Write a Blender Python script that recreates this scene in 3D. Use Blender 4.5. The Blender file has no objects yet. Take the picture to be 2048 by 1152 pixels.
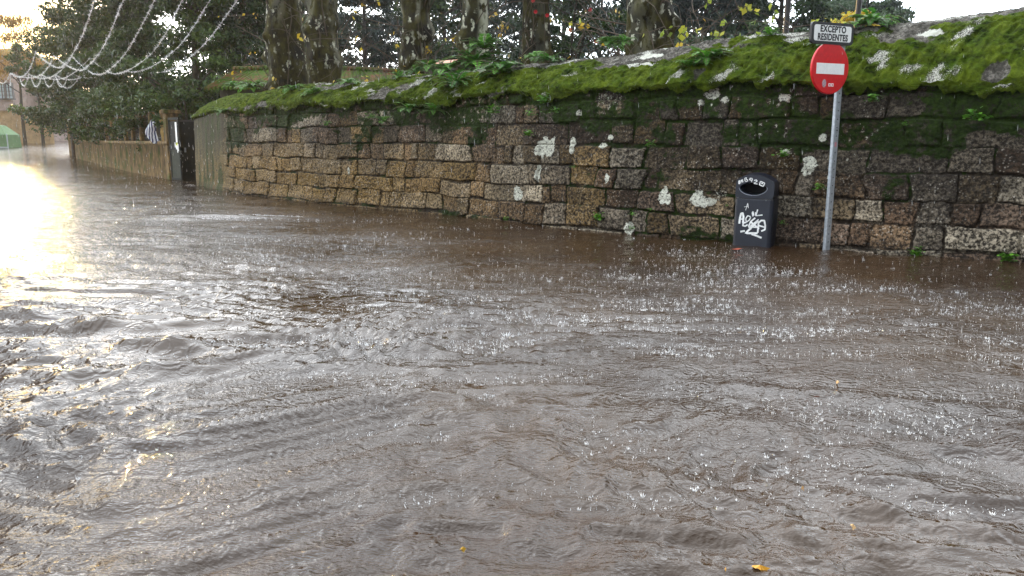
import bpy, math, random
import numpy as np
from mathutils import Matrix, Vector
R = math.radians
S = bpy.context.scene
COL = S.collection

# ---------------------------------------------------------------- camera
CAM_H = 1.13; FPX = 1480.0
PITCH = R(10.6); ROLL = R(0.8)
cd = bpy.data.cameras.new('camera'); cam = bpy.data.objects.new('camera', cd); COL.objects.link(cam)
cd.sensor_width = 36; cd.lens = FPX/2048*36; cd.clip_start = 0.05; cd.clip_end = 3000
CM = (Matrix.Rotation(math.pi/2-PITCH, 4, 'X') @ Matrix.Rotation(ROLL, 4, 'Z'))
CM.translation = (0, 0, CAM_H)
cam.matrix_world = CM; S.camera = cam
CR = np.array(CM.to_3x3())

# ---------------------------------------------------------------- world, sun, exposure
SUN_AZ = R(-38); SUN_EL = R(11)          # azimuth from the view direction (+Y), to the left
w = bpy.data.worlds.new('World'); S.world = w; w.use_nodes = True
nt = w.node_tree; nt.nodes.clear()
out = nt.nodes.new('ShaderNodeOutputWorld'); bg = nt.nodes.new('ShaderNodeBackground')
sky = nt.nodes.new('ShaderNodeTexSky'); sky.sky_type = 'NISHITA'; sky.sun_disc = False
sky.sun_elevation = SUN_EL; sky.sun_rotation = SUN_AZ; sky.dust_density = 3.0; sky.air_density = 1.2
tc = nt.nodes.new('ShaderNodeTexCoord'); mp = nt.nodes.new('ShaderNodeMapping'); mp.inputs['Scale'].default_value = (1.2, 1.2, 3.0)
nz = nt.nodes.new('ShaderNodeTexNoise'); nz.inputs['Scale'].default_value = 2.2; nz.inputs['Detail'].default_value = 6; nz.inputs['Roughness'].default_value = .55
rp = nt.nodes.new('ShaderNodeValToRGB'); rp.color_ramp.elements[0].position = .25; rp.color_ramp.elements[0].color = (20, 22.5, 25, 1)
rp.color_ramp.elements[1].position = .7; rp.color_ramp.elements[1].color = (38, 39.5, 41, 1)
mx = nt.nodes.new('ShaderNodeMix'); mx.data_type = 'RGBA'; mx.inputs[0].default_value = .80
nt.links.new(tc.outputs['Generated'], mp.inputs[0]); nt.links.new(mp.outputs[0], nz.inputs[0]); nt.links.new(nz.outputs[0], rp.inputs[0])
nt.links.new(sky.outputs[0], mx.inputs[6]); nt.links.new(rp.outputs[0], mx.inputs[7]); 
sx_ = nt.nodes.new('ShaderNodeVectorMath'); sx_.operation = 'DOT_PRODUCT'; sx_.inputs[1].default_value = (-.46, .80, .38)      # sky dimmed behind the view and brightened ahead, added to shape the light
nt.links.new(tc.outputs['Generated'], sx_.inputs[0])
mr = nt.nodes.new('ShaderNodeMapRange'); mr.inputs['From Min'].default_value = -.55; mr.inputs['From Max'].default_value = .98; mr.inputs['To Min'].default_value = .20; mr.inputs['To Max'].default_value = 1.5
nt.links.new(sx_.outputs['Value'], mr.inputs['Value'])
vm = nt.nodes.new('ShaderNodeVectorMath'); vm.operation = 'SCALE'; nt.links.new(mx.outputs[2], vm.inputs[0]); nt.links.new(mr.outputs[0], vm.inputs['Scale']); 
sg_ = nt.nodes.new('ShaderNodeVectorMath'); sg_.operation = 'DOT_PRODUCT'; sg_.inputs[1].default_value = (-.657, .752, .05); nt.links.new(tc.outputs['Generated'], sg_.inputs[0])   # golden break low in the cloud near the sun
m2 = nt.nodes.new('ShaderNodeMapRange'); m2.inputs['From Min'].default_value = .955; m2.inputs['From Max'].default_value = .995; nt.links.new(sg_.outputs['Value'], m2.inputs['Value'])
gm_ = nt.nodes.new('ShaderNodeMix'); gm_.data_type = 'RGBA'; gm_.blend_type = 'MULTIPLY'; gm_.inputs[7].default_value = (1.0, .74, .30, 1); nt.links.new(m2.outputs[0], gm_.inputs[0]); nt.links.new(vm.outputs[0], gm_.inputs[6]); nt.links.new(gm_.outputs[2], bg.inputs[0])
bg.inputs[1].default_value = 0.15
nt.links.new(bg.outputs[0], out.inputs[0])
sd = bpy.data.lights.new('sun', 'SUN'); sun = bpy.data.objects.new('sun', sd); COL.objects.link(sun)
sd.energy = 4.0; sd.angle = R(0.6); sd.color = (1.0, .66, .22)
sdir = Vector((math.sin(SUN_AZ)*math.cos(SUN_EL), math.cos(SUN_AZ)*math.cos(SUN_EL), math.sin(SUN_EL)))
sun.rotation_euler = sdir.to_track_quat('Z', 'Y').to_euler(); sun.location = sdir*50
S.view_settings.view_transform = 'Standard'; S.view_settings.look = 'None'
S.view_settings.gamma = 1; S.view_settings.exposure = -0.10; S.view_settings.use_curve_mapping = False
S.render.engine = 'CYCLES'
S.cycles.max_bounces = 6; S.cycles.diffuse_bounces = 2; S.cycles.glossy_bounces = 3; S.cycles.volume_bounces = 1
S.cycles.transmission_bounces = 3; S.cycles.transparent_max_bounces = 6
S.cycles.caustics_reflective = False; S.cycles.caustics_refractive = False

# ---------------------------------------------------------------- helpers
rng = np.random.default_rng(7); random.seed(7)
_T = rng.random((64, 256, 256)).astype(np.float32)
def vn(x, y, seed=0):
    x = np.asarray(x, float); y = np.asarray(y, float)
    T = _T[seed % 64]
    xi = np.floor(x); yi = np.floor(y); fx = x-xi; fy = y-yi
    fx = fx*fx*(3-2*fx); fy = fy*fy*(3-2*fy)
    xi = xi.astype(np.int64) & 255; yi = yi.astype(np.int64) & 255; x1 = (xi+1) & 255; y1 = (yi+1) & 255
    return (T[xi, yi]*(1-fx)+T[x1, yi]*fx)*(1-fy)+(T[xi, y1]*(1-fx)+T[x1, y1]*fx)*fy
def fbm(x, y, seed=0, octv=4, gain=.5):
    a = 1.; t = 0.; s = 0.
    for i in range(octv):
        s = s+a*vn(x*2**i+17.3*i, y*2**i-9.1*i, seed+i); t += a; a *= gain
    return s/t
def sstep(a, b, x):
    t = np.clip((x-a)/(b-a), 0, 1); return t*t*(3-2*t)

def ray(px, py):
    d = CR @ np.array([(px-1024)/FPX, -(py-576)/FPX, -1.0]); return d/np.linalg.norm(d)
def at(px, py, Y):                       # the point seen at a pixel of the photo at forward distance Y
    d = ray(px, py); return np.array([0, 0, CAM_H])+d*(Y/d[1])
def ground(px, py, z=0.0):
    d = ray(px, py); return np.array([0, 0, CAM_H])+d*((z-CAM_H)/d[2])
def gz(Y):                               # the street climbs gently beyond thirty metres
    return np.interp(Y, [-10, 24, 30, 36, 45, 52, 60, 75, 90, 1000], [0, 0, .03, .1, .3, .6, .98, 1.36, 1.42, 1.42])

def tag(o, label=None, cat=None, group=None, kind=None):
    if label: o['label'] = label
    if cat: o['category'] = cat
    if group: o['group'] = group
    if kind: o['kind'] = kind
    return o
def empty(name, loc, rz=0):
    o = bpy.data.objects.new(name, None); COL.objects.link(o); o.location = loc; o.rotation_euler = (0, 0, rz); o.empty_display_size = .2
    return o
def meshobj(name, v, f, mat=None, parent=None, attrs=None, smooth=False, loc=None):
    """v (N,3); f: (M,k) array or a list of tuples; attrs {name: (type, domain, array)}"""
    me = bpy.data.meshes.new(name)
    v = np.asarray(v, np.float32)
    if isinstance(f, np.ndarray):
        k = f.shape[1]; M = len(f)
        me.vertices.add(len(v)); me.vertices.foreach_set('co', v.ravel())
        me.loops.add(M*k); me.loops.foreach_set('vertex_index', f.ravel().astype(np.int32))
        me.polygons.add(M); me.polygons.foreach_set('loop_start', np.arange(0, M*k, k, dtype=np.int32))
        me.update(calc_edges=True)
    else:
        me.from_pydata([tuple(map(float, p)) for p in v], [], f); me.update()
    if smooth: me.polygons.foreach_set('use_smooth', np.ones(len(me.polygons), bool))
    if attrs:
        for n, (ty, dom, a) in attrs.items():
            at_ = me.attributes.new(n, ty, dom)
            if ty == 'FLOAT': at_.data.foreach_set('value', np.asarray(a, np.float32).ravel())
            else: at_.data.foreach_set('color', np.asarray(a, np.float32).ravel())
    o = bpy.data.objects.new(name, me); COL.objects.link(o)
    if mat: me.materials.append(mat)
    if parent: o.parent = parent
    if loc is not None: o.location = loc
    return o
class MB:                                # collects boxes, tubes and prisms for one mesh
    def __init__(s): s.v = []; s.f = []
    def add(s, v, f):
        n = len(s.v); s.v += [tuple(map(float, p)) for p in v]; s.f += [tuple(i+n for i in q) for q in f]; return s
    def box(s, c, d, rz=0, bev=0):
        x, y, z = d[0]/2, d[1]/2, d[2]/2; b = min(bev, x*.49, y*.49)
        prof = [(-x+b, -y), (x-b, -y), (x, -y+b), (x, y-b), (x-b, y), (-x+b, y), (-x, y-b), (-x, -y+b)] if b > 0 else [(-x, -y), (x, -y), (x, y), (-x, y)]
        n = len(prof); cs, sn = math.cos(rz), math.sin(rz); V = []
        lv = [(-z, 1), (z, 1)] if b == 0 else [(-z, 1-b/max(x, y)), (-z+b*.7, 1), (z-b*.7, 1), (z, 1-b/max(x, y))]
        for zz, k in lv: V += [(c[0]+(px*cs-py*sn)*k, c[1]+(px*sn+py*cs)*k, c[2]+zz) for px, py in prof]
        F = [tuple(range(n-1, -1, -1)), tuple(range((len(lv)-1)*n, len(lv)*n))]
        for l in range(len(lv)-1): F += [(l*n+i, l*n+(i+1) % n, (l+1)*n+(i+1) % n, (l+1)*n+i) for i in range(n)]
        return s.add(V, F)
    def prism(s, poly, y0, y1):          # outline in x,z extruded along y
        n = len(poly); V = [(x, y0, z) for x, z in poly]+[(x, y1, z) for x, z in poly]
        F = [tuple(range(n)), tuple(range(2*n-1, n-1, -1))]+[(i, n+i, n+(i+1) % n, (i+1) % n) for i in range(n)]
        return s.add(V, F)
    def tube(s, pts, rad, n=6, cap=True):
        v, f = tube_np([np.asarray(pts, float)], [rad], n); return s.add(v, [tuple(q) for q in f]) if not cap else s._cap(v, f, n)
    def _cap(s, v, f, n):
        F = [tuple(q) for q in f]; F.append(tuple(range(n-1, -1, -1))); F.append(tuple(range(len(v)-n, len(v)))); return s.add(v, F)
    def ribbon(s, pts, wd, y0, y1):      # brush stroke in x,z
        P = np.asarray(pts, float); d = np.gradient(P, axis=0); d /= (np.linalg.norm(d, axis=1)[:, None]+1e-9)
        nn = np.stack([-d[:, 1], d[:, 0]], 1)*wd/2; L = P+nn; Q = P-nn; n = len(P)
        V = [(a[0], y, a[1]) for y in (y0, y1) for a in list(L)+list(Q)]; F = []
        for i in range(n-1):
            F += [(i, i+1, n+i+1, n+i), (2*n+i+1, 2*n+i, 3*n+i, 3*n+i+1), (i, 2*n+i, 2*n+i+1, i+1), (n+i+1, 3*n+i+1, 3*n+i, n+i)]
        return s.add(V, F)
    def build(s, name, mat, parent=None, smooth=False, bevel=0):
        o = meshobj(name, np.array(s.v), s.f, mat, parent, smooth=smooth)
        if bevel:
            m = o.modifiers.new('b', 'BEVEL'); m.width = bevel; m.segments = 2; m.limit_method = 'ANGLE'
        return o
def tube_np(lines, radii, n=6):
    V = []; F = []; off = 0
    a = np.arange(n)*2*math.pi/n; ca, sa = np.cos(a), np.sin(a)
    for P, r in zip(lines, radii):
        P = np.asarray(P, float); m = len(P); r = np.broadcast_to(np.asarray(r, float), (m,))
        T = np.gradient(P, axis=0); T /= np.linalg.norm(T, axis=1)[:, None]+1e-9
        up = np.array([0, 0, 1.]) if abs(T[0][2]) < .9 else np.array([1., 0, 0])
        X = np.cross(T, up); X /= np.linalg.norm(X, axis=1)[:, None]+1e-9; Y = np.cross(T, X)
        ring = P[:, None, :]+r[:, None, None]*(X[:, None, :]*ca[None, :, None]+Y[:, None, :]*sa[None, :, None])
        V.append(ring.reshape(-1, 3))
        i = np.arange(m-1)[:, None]*n; j = np.arange(n)[None, :]; j1 = (j+1) % n
        F.append(np.stack([i+j, i+j1, i+n+j1, i+n+j], -1).reshape(-1, 4)+off); off += m*n
    return np.concatenate(V), np.concatenate(F)
def grid_faces(nr, nc):
    i = np.arange(nr-1)[:, None]*nc; j = np.arange(nc-1)[None, :]
    return np.stack([i+j, i+j+1, i+nc+j+1, i+nc+j], -1).reshape(-1, 4)

class Mt:                                # small node helper
    def __init__(s, name, rough=.6, base=(.5, .5, .5), metal=0, spec=.5):
        s.m = bpy.data.materials.new(name); s.m.use_nodes = True; s.t = s.m.node_tree
        s.b = s.t.nodes['Principled BSDF']; s.b.inputs['Roughness'].default_value = rough
        s.b.inputs['Base Color'].default_value = (*base, 1); s.b.inputs['Metallic'].default_value = metal; s.b.inputs['Specular IOR Level'].default_value = spec
    def n(s, ty, ins=None, **kw):
        nd = s.t.nodes.new('ShaderNode'+ty)
        for k, v in kw.items(): setattr(nd, k, v)
        for k, v in (ins or {}).items():
            if isinstance(v, bpy.types.NodeSocket): s.t.links.new(v, nd.inputs[k])
            else: nd.inputs[k].default_value = v
        return nd
    def math(s, op, a, b=0.0, c=None):
        d = {0: a, 1: b}
        if c is not None: d[2] = c
        return s.n('Math', d, operation=op).outputs[0]
    def mix(s, f, a, b, bt='MIX'):
        def c(v): return v if isinstance(v, bpy.types.NodeSocket) else (*v, 1)
        return s.n('Mix', {0: f, 6: c(a), 7: c(b)}, data_type='RGBA', blend_type=bt).outputs[2]
    def ramp(s, f, stops):
        nd = s.n('ValToRGB', {0: f}); e = nd.color_ramp.elements
        while len(e) < len(stops): e.new(.5)
        for q, (p, c) in zip(e, stops): q.position = p; q.color = (c, c, c, 1) if not hasattr(c, '__len__') else (*c, 1)
        return nd.outputs[0]
    def noise(s, scale, detail=4, rough=.55, vec=None, out=0):
        d = {'Scale': scale, 'Detail': detail, 'Roughness': rough}
        if vec is None: vec = s.pos()
        d['Vector'] = vec
        return s.n('TexNoise', d).outputs[out]
    def pos(s):
        if not hasattr(s, '_p'): s._p = s.n('TexCoord').outputs['Object']
        return s._p
    def attr(s, name, out='Fac'): return s.n('Attribute', attribute_name=name).outputs[out]
    def set(s, k, v): s.t.links.new(v, s.b.inputs[k]) if isinstance(v, bpy.types.NodeSocket) else setattr(s.b.inputs[k], 'default_value', v)
    def bump(s, h, strength=.5, dist=.01, normal=None):
        d = {'Height': h, 'Strength': strength, 'Distance': dist}
        if normal is not None: d['Normal'] = normal
        return s.n('Bump', d).outputs[0]
def simple(name, base, rough=.6, metal=0, nscale=12, var=.25, bump=.15, bd=.004, spec=.5):
    t = Mt(name, rough, base, metal, spec); n = t.noise(nscale, 5, .6)
    f = t.ramp(n, [(.3, 0.0), (.7, 1.0)])
    t.set('Base Color', t.mix(f, tuple(c*(1-var) for c in base), tuple(min(1, c*(1+var)) for c in base)))
    t.set('Normal', t.bump(t.noise(nscale*5, 4), bump, bd)); return t.m
def leafmat(name, cols, rough=.38, trans=.25, spec=.5):
    t = Mt(name, rough, cols[0], spec=spec); a = t.attr('tint')
    st = [(i/(len(cols)-1), c) for i, c in enumerate(cols)]
    c = t.ramp(a, st); t.set('Base Color', c)
    if trans:
        tr = t.n('BsdfTranslucent', {'Color': c}); ms = t.n('MixShader', {0: trans, 1: t.b.outputs[0], 2: tr.outputs[0]})
        o = t.t.nodes['Material Output']; t.t.links.new(ms.outputs[0], o.inputs[0])
    return t.m
# ---------------------------------------------------------------- ground and water
m = simple('asphalt', (.05, .05, .05), .8)
gx = np.concatenate([[-900, -400, -200], np.linspace(-120, 120, 25), [200, 400, 900]]); gy = np.concatenate([[-300, -80], np.linspace(-20, 120, 57), [200, 400, 1200]])
GX, GY = np.meshgrid(gx, gy); GZ = gz(GY)-.32
tag(meshobj('ground', np.stack([GX, GY, GZ], -1).reshape(-1, 3), grid_faces(len(gy), len(gx)), m), kind='structure')

def spot(X, Y, cx, cy, rx, ry, ang=0):
    c, s_ = math.cos(ang), math.sin(ang); u = ((X-cx)*c+(Y-cy)*s_)/rx; v = (-(X-cx)*s_+(Y-cy)*c)/ry
    return np.exp(-(u*u+v*v))
NR, NC = 1000, 1150
rr = np.geomspace(1.1, 140, NR); tt = np.tan(np.linspace(-1.0, .92, NC))
RR, TT = np.meshgrid(rr, tt, indexing='ij'); WY = RR-1.5; WX = RR*TT
# flow-warped wave field; wave crests roughly across the view, curving on the right
wx = WX+1.1*(fbm(WX*.45, WY*.45, 3, 2)-.5)*2; wy = WY+.9*(fbm(WX*.5+5, WY*.5, 5, 2)-.5)*2-.028*(WX-1)**2*np.exp(-(WY/9)**2)
def ridged(n): return 1-np.abs(2*n-1)
swell = (vn(wx*.9, wy*2.3, 8)-.5)*.028+(vn(wx*2.0+.4*wy, wy*5.2, 9)-.5)*.024+(ridged(vn(wx*1.7-.7*wy, wy*3.6, 10))-.5)*.016
chop = (vn(wx*5+wy, wy*12, 12)-.5)*.021+(ridged(vn(wx*8-wy*2, wy*16+2, 13))-.5)*.014+(vn(wx*20, wy*34, 14)-.5)*.0075
p_l = ground(300, 690); p_d = ground(680, 600); p_f = ground(440, 437); p_d2 = ground(1000, 500)
rough = .50+.5*sstep(.35, .7, fbm(WX*.35, WY*.5, 20, 3))
rough += 2.3*spot(WX, WY, p_l[0], p_l[1]+.6, 2.4, 2.2)+.9*spot(WX, WY, 1.6, 1.9, 1.6, .9)
p_r = ground(1800, 980); p_s = ground(1350, 560)
calm = 1-.92*spot(WX, WY, p_d[0], p_d[1], 1.15, .75, .45)-.75*spot(WX, WY, p_d2[0], p_d2[1]-.2, 2.2, .8, .2)-.5*spot(WX, WY, 4.2, 7.2, 3.0, .8, -.5)
calm = calm*(1-.45*sstep(.50, .66, fbm(WX*.55+3, WY*1.1, 44, 3)))
fine = np.clip(calm, .08, 1)*(1-.62*spot(WX, WY, p_l[0], p_l[1]+.3, 1.7, 1.6))*(1-.55*spot(WX, WY, p_r[0], p_r[1], 1.3, .8))
far = 1/(1+(WY/16)**2)
H = (swell*(.6+.5*rough)*(.35+.65*far)+chop*rough*far)*np.clip(calm, .12, 1)
for (px, py, a, rx, ry, an) in [(330, 690, .055, .33, .07, .15), (390, 700, .035, .4, .07, -.2), (300, 745, .03, .5, .07, .1), (200, 660, .025, .4, .09, .0), (420, 655, .03, .22, .05, .3),
                            (60, 560, .05, .4, .12, 0), (40, 640, .03, .4, .1, .1), (1750, 1010, .022, .10, .045, -1.2), (1900, 900, .016, .7, .05, -.35), (1830, 1040, .016, .5, .06, -.5), (1650, 790, .014, .8, .06, -.2),
                            (440, 436, .06, 1.3, .12, .05), (360, 440, .05, .7, .12, -.1)]:
    q = ground(px, py); jag = .6+.8*fbm(WX*5, WY*5, 31, 2); H = H+a*jag*spot(WX, WY, q[0], q[1], rx, ry, an)
H = H+gz(WY)
t = Mt('muddy_water', .035, (.12, .085, .063)); t.b.inputs['IOR'].default_value = 1.42
P = t.pos(); big = t.noise(.55, 3, .5)
t.set('Base Color', t.mix(t.ramp(big, [(.35, 0.), (.65, 1.)]), (.020, .0095, .004), (.044, .025, .012)))
def rings(scale, freq, off, density):
    v = t.n('VectorMath', {0: P, 1: (off, off*1.7, 0)}, operation='ADD').outputs[0]
    v = t.n('VectorMath', {0: v, 1: (1, 1, 0)}, operation='MULTIPLY').outputs[0]
    vo = t.n('TexVoronoi', {'Vector': v, 'Scale': scale, 'Randomness': 1.}, voronoi_dimensions='2D')
    d = vo.outputs['Distance']; cc = t.n('SeparateColor', {0: vo.outputs['Color']})
    ph = t.math('MULTIPLY', cc.outputs[0], 12.0)
    wv = t.math('SINE', t.math('SUBTRACT', t.math('MULTIPLY', d, freq), ph))
    rad = t.math('MULTIPLY_ADD', cc.outputs[1], .38, .08)
    env = t.math('SUBTRACT', 1.0, t.math('MULTIPLY', t.math('ABSOLUTE', t.math('SUBTRACT', d, rad)), 5.5)); env = t.math('MAXIMUM', env, 0.0)
    on = t.math('LESS_THAN', cc.outputs[2], density)
    return t.math('MULTIPLY', t.math('MULTIPLY', wv, env), on)
pa = t.n('Mapping', {0: P, 'Scale': (1, 1.7, 1)}).outputs[0]
n1 = t.noise(11, 3, .6, pa); n2 = t.noise(34, 3, .6, pa); n3 = t.noise(95, 2, .6, pa)
patch = t.ramp(t.noise(.8, 3, .6), [(.34, .55), (.60, 1.)])
h = t.math('ADD', t.math('MULTIPLY', n1, .015), t.math('ADD', t.math('MULTIPLY', n2, .0085), t.math('MULTIPLY', n3, .0024)))
h = t.math('MULTIPLY', h, t.math('MULTIPLY', patch, t.attr('fine')))
for sc, fr, of, de, am in [(3.6, 42, 1.3, .9, .0015), (5.2, 40, 7.7, .9, .0012), (8.0, 36, 3.1, .9, .0009), (13, 30, 9.9, .85, .0004)]:
    h = t.math('ADD', h, t.math('MULTIPLY', rings(sc, fr, of, de), am))
t.set('Normal', t.bump(h, 1.0, 1.0))
water = tag(meshobj('water', np.stack([WX, WY, H], -1).reshape(-1, 3), grid_faces(NR, NC), t.m, None, {'fine': ('FLOAT', 'POINT', fine)}, smooth=True), kind='structure')
def wz(x, y): return float(gz(y))

# splashes of heavy rain standing on the water, and falling drops
tw = Mt('splash_water', .08, (.80, .82, .84)); tw.b.inputs['Transmission Weight'].default_value = .25
V = []; F = []
def cone(p, h_, r_, lean=(0, 0)):
    n = len(V); a = random.random()*6.28
    for k in range(3): V.append((p[0]+r_*math.cos(a+k*2.094), p[1]+r_*math.sin(a+k*2.094), p[2]))
    V.append((p[0]+lean[0], p[1]+lean[1], p[2]+h_)); F.extend([(n, n+1, n+3), (n+1, n+2, n+3), (n+2, n, n+3)])
def drop(p, r_, k=1.):
    n = len(V); V.extend([(p[0]+r_, p[1], p[2]), (p[0]-.5*r_, p[1]+.87*r_, p[2]), (p[0]-.5*r_, p[1]-.87*r_, p[2]), (p[0], p[1], p[2]+r_*k*1.2), (p[0], p[1], p[2]-r_*k*1.2)])
    for a, b in ((0, 1), (1, 2), (2, 0)): F.extend([(n+a, n+b, n+3), (n+b, n+a, n+4)])
def splash(x, y, s):
    z = wz(x, y)-.004; u = random.random()
    if u < .45: cone((x, y, z), s*random.uniform(.8, 2.2), .0036*s/.012, (random.gauss(0, .003), 0)); drop((x, y, z+s*random.uniform(1.2, 2.6)), .0042*s/.012)
    elif u < .93:
        for k in range(random.randint(3, 5)):
            a = random.random()*6.28; cone((x+.5*s*math.cos(a), y+.5*s*math.sin(a), z), s*random.uniform(.6, 1.6), .0029*s/.012, (.8*s*math.cos(a), .8*s*math.sin(a)))
    else:
        for k in range(7):
            a = k*.9+random.random()*.3; cone((x+.8*s*math.cos(a), y+.8*s*math.sin(a), z), s*random.uniform(1., 2.2), .0035*s/.012, (1.0*s*math.cos(a), 1.0*s*math.sin(a)))
            if k % 2: drop((x+2.2*s*math.cos(a), y+2.2*s*math.sin(a), z+2.5*s), .003*s/.012)
cnt = 0
while cnt < 34000:
    y = random.choice([2.2+abs(random.gauss(1.8, 2.6)), 3.0+abs(random.gauss(2.5, 4.5)), 5+22*random.random()]); x = random.uniform(-.78, .74)*(y+.6)
    dens = float(fbm(x*.45, y*.35, 41, 3)); 
    if random.random() > sstep(.34, .62, dens)*.9+.12: continue
    splash(x, y, random.choice([.0035, .0045, .0055, .007, .009])*(1 if y > 4 else .7)); cnt += 1
q = ground(1012, 672)
for k in range(9): a = k*.7; cone((q[0]+.015*math.cos(a), q[1]+.015*math.sin(a), 0), random.uniform(.015, .035), .004, (.02*math.cos(a), .015*math.sin(a)))
for px, py, n_, sx, sy in [(440, 436, 2400, .9, .10), (500, 433, 900, .9, .06), (370, 440, 500, .7, .07), (381, 371, 90, .16, .06), (330, 690, 60, .3, .06), (420, 690, 60, .35, .05)]:
    c = ground(px, py)
    for k in range(n_):
        x = c[0]+random.gauss(0, sx*.6); y = c[1]+random.gauss(0, sy*.6)
        drop((x, y, wz(x, y)+random.uniform(.0, .03)*math.exp(-((x-c[0])/sx)**2)), random.uniform(.003, .009), .7)
tag(meshobj('rain_splashes', np.array(V), np.array(F, dtype=np.int32), tw.m), 'white splash crowns and jets thrown up by heavy rain over the brown water', 'splashes', kind='stuff')
V = []; F = []
for k in range(6500):
    y = 3.0+38*random.random()**.7; x = random.uniform(-.75, .72)*y; z = random.uniform(.1, 1.2+.35*y)
    if k % 3 == 0: x = random.uniform(-.74, -.40)*y
    n = len(V); L = random.uniform(.02, .05)*(.6+y/30); r_ = .0007+.00009*y; lx = L*.08
    V.extend([(x, y, z+L), (x+r_+lx, y, z), (x-r_*.5+lx, y+r_*.87, z), (x-r_*.5+lx, y-r_*.87, z), (x+lx, y, z-L*.35)])
    for a, b in ((1, 2), (2, 3), (3, 1)): F.extend([(n+a, n+b, n), (n+b, n+a, n+4)])
tag(meshobj('raindrops', np.array(V), np.array(F, dtype=np.int32), tw.m), 'falling raindrops in the air above the flooded street', 'rain', kind='stuff')

# ---------------------------------------------------------------- the big mossy wall
base_px = [(396, 371), (440, 381), (480, 388), (620, 405), (760, 418), (930, 435), (1100, 455), (1300, 474), (1470, 487), (1650, 499), (1830, 512), (2048, 527)]
bp = [ground(x, y)[:2] for x, y in base_px]
p0, p1 = bp[0], bp[1]
bp = [p0+np.array([-.05, 3.2]), p0+np.array([-.30, 2.2]), p0+np.array([-.38, 1.2]), p0+np.array([-.27, .5])]+bp
e = bp[-1]-bp[-2]; e /= np.linalg.norm(e); bp += [bp[-1]+e*2.0, bp[-1]+e*5.0, bp[-1]+e*9]
bp = np.array(bp)
FO = .13                                  # mean relief in front of the path
_d = np.gradient(bp, axis=0); _d /= np.linalg.norm(_d, axis=1)[:, None]; bp = bp-np.stack([_d[:, 1], -_d[:, 0]], 1)*FO
def catmull(P, k=30):
    o = []
    for i in range(len(P)-1):
        a = P[max(i-1, 0)]; b = P[i]; c = P[i+1]; d = P[min(i+2, len(P)-1)]
        for u in np.linspace(0, 1, k, endpoint=False): o.append(.5*((2*b)+(-a+c)*u+(2*a-5*b+4*c-d)*u*u+(-a+3*b-3*c+d)*u**3))
    o.append(P[-1]); return np.array(o)
WP = catmull(bp)
for _ in range(25): WP[1:-1] = (WP[:-2]+2*WP[1:-1]+WP[2:])/4
seg = np.linalg.norm(np.diff(WP, axis=0), axis=1); WS = np.concatenate([[0], np.cumsum(seg)]); WL = WS[-1]
def wall_pt(s): return np.stack([np.interp(s, WS, WP[:, 0]), np.interp(s, WS, WP[:, 1])], -1)
def wall_n(s):
    d = wall_pt(s+.25)-wall_pt(s-.25); d /= np.linalg.norm(d, axis=-1)[..., None]
    return np.stack([d[..., 1], -d[..., 0]], -1)
ss = [0.0]
while ss[-1] < WL: ss.append(ss[-1]+max(.010, .00115*float(np.linalg.norm(wall_pt(np.array(ss[-1]))))))
ss = np.array(ss); NS = len(ss)
LIP = 2.0
def hit_s(px, py): g_ = ground(px, py)[:2]; return WS[np.argmin((WP[:, 0]-g_[0])**2+(WP[:, 1]-g_[1])**2)]
def lipz(s): return LIP-.04+.16*(fbm(s*.7, s*0, 2, 3)-.5)-.10*sstep(4.5, 1.5, s)
def capd(s): return .80-.14*sstep(HS(1300), HS(900), s)-.08*sstep(6, 3.2, s)
def caph(s): return np.interp(s, [0, HS(480), HS(700), HS(1100), HS(1300), HS(1500), HS(1700), HS(2048), 99], [.42, .42, .42, .50, .58, .64, .74, .86, .90])+.05*(fbm(s*.35, s*0+3, 4, 2)-.5)
# courses of stones
def HS(px): return float(np.interp(px, [b[0] for b in base_px], [hit_s(*b) for b in base_px]))
CZ = [-.35, .03, .33, .60, .90, 1.20, 1.52, 1.80, 2.3]
wr = random.Random(11); courses = []
for c in range(8):
    j = [-.3]
    while j[-1] < WL+1: j.append(j[-1]+wr.choice([.20, .28, .34, .40, .46, .52, .62, .8])*wr.uniform(.85, 1.15))
    courses.append((np.array(j), np.array([wr.gauss(0, .07) for _ in j]), np.array([[wr.random() for _ in range(6)] for _ in j]), np.array([wr.gauss(.0, .028) for _ in j])))
zr = np.linspace(-.3, 2.02, 205)
SG, ZG = np.meshgrid(ss, zr)
s2 = SG+.050*(fbm(SG*3.4, ZG*3.4, 6, 4, .6)-.5)*2; z2 = ZG+.034*(fbm(SG*2.2+9, ZG*2.2, 7, 3)-.5)*2+.05*(fbm(SG*.5, ZG*0, 17, 2)-.5)
depth = np.zeros_like(SG); edge = np.full_like(SG, -1.); rnd = np.zeros(SG.shape+(6,))
for c in range(8):
    jj, tl, rd, dz = courses[c]
    lo = CZ[c]; hi = CZ[c+1]
    k = np.clip(np.searchsorted(jj, s2)-1, 0, len(jj)-2)
    zoff = dz[k]; m_ = (z2 >= lo) & (z2 < hi)
    tlt = (z2-(lo+hi)/2)
    dl = s2-(jj[k]+tl[k]*tlt*2); dr = (jj[k+1]+tl[k+1]*tlt*2)-s2
    dzz = np.minimum(z2-lo-zoff*.5, hi+zoff*.5-z2)
    dd = np.minimum(np.minimum(dl, dr), dzz)-.012
    # rounded corners
    cx_ = np.clip(.045-np.minimum(dl, dr), 0, 1); cy_ = np.clip(.040-dzz, 0, 1); dd = np.minimum(dd, .040-np.hypot(cx_, cy_))
    edge = np.where(m_, dd, edge); rnd = np.where(m_[..., None], rd[k], rnd)
edge = edge+.020*(fbm(SG*14, ZG*14, 29, 3)-.5)
jw = .000+.022*fbm(SG*1.5, ZG*1.5, 23, 2)
stone = sstep(-.006, jw*.6+.003, edge)
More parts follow.
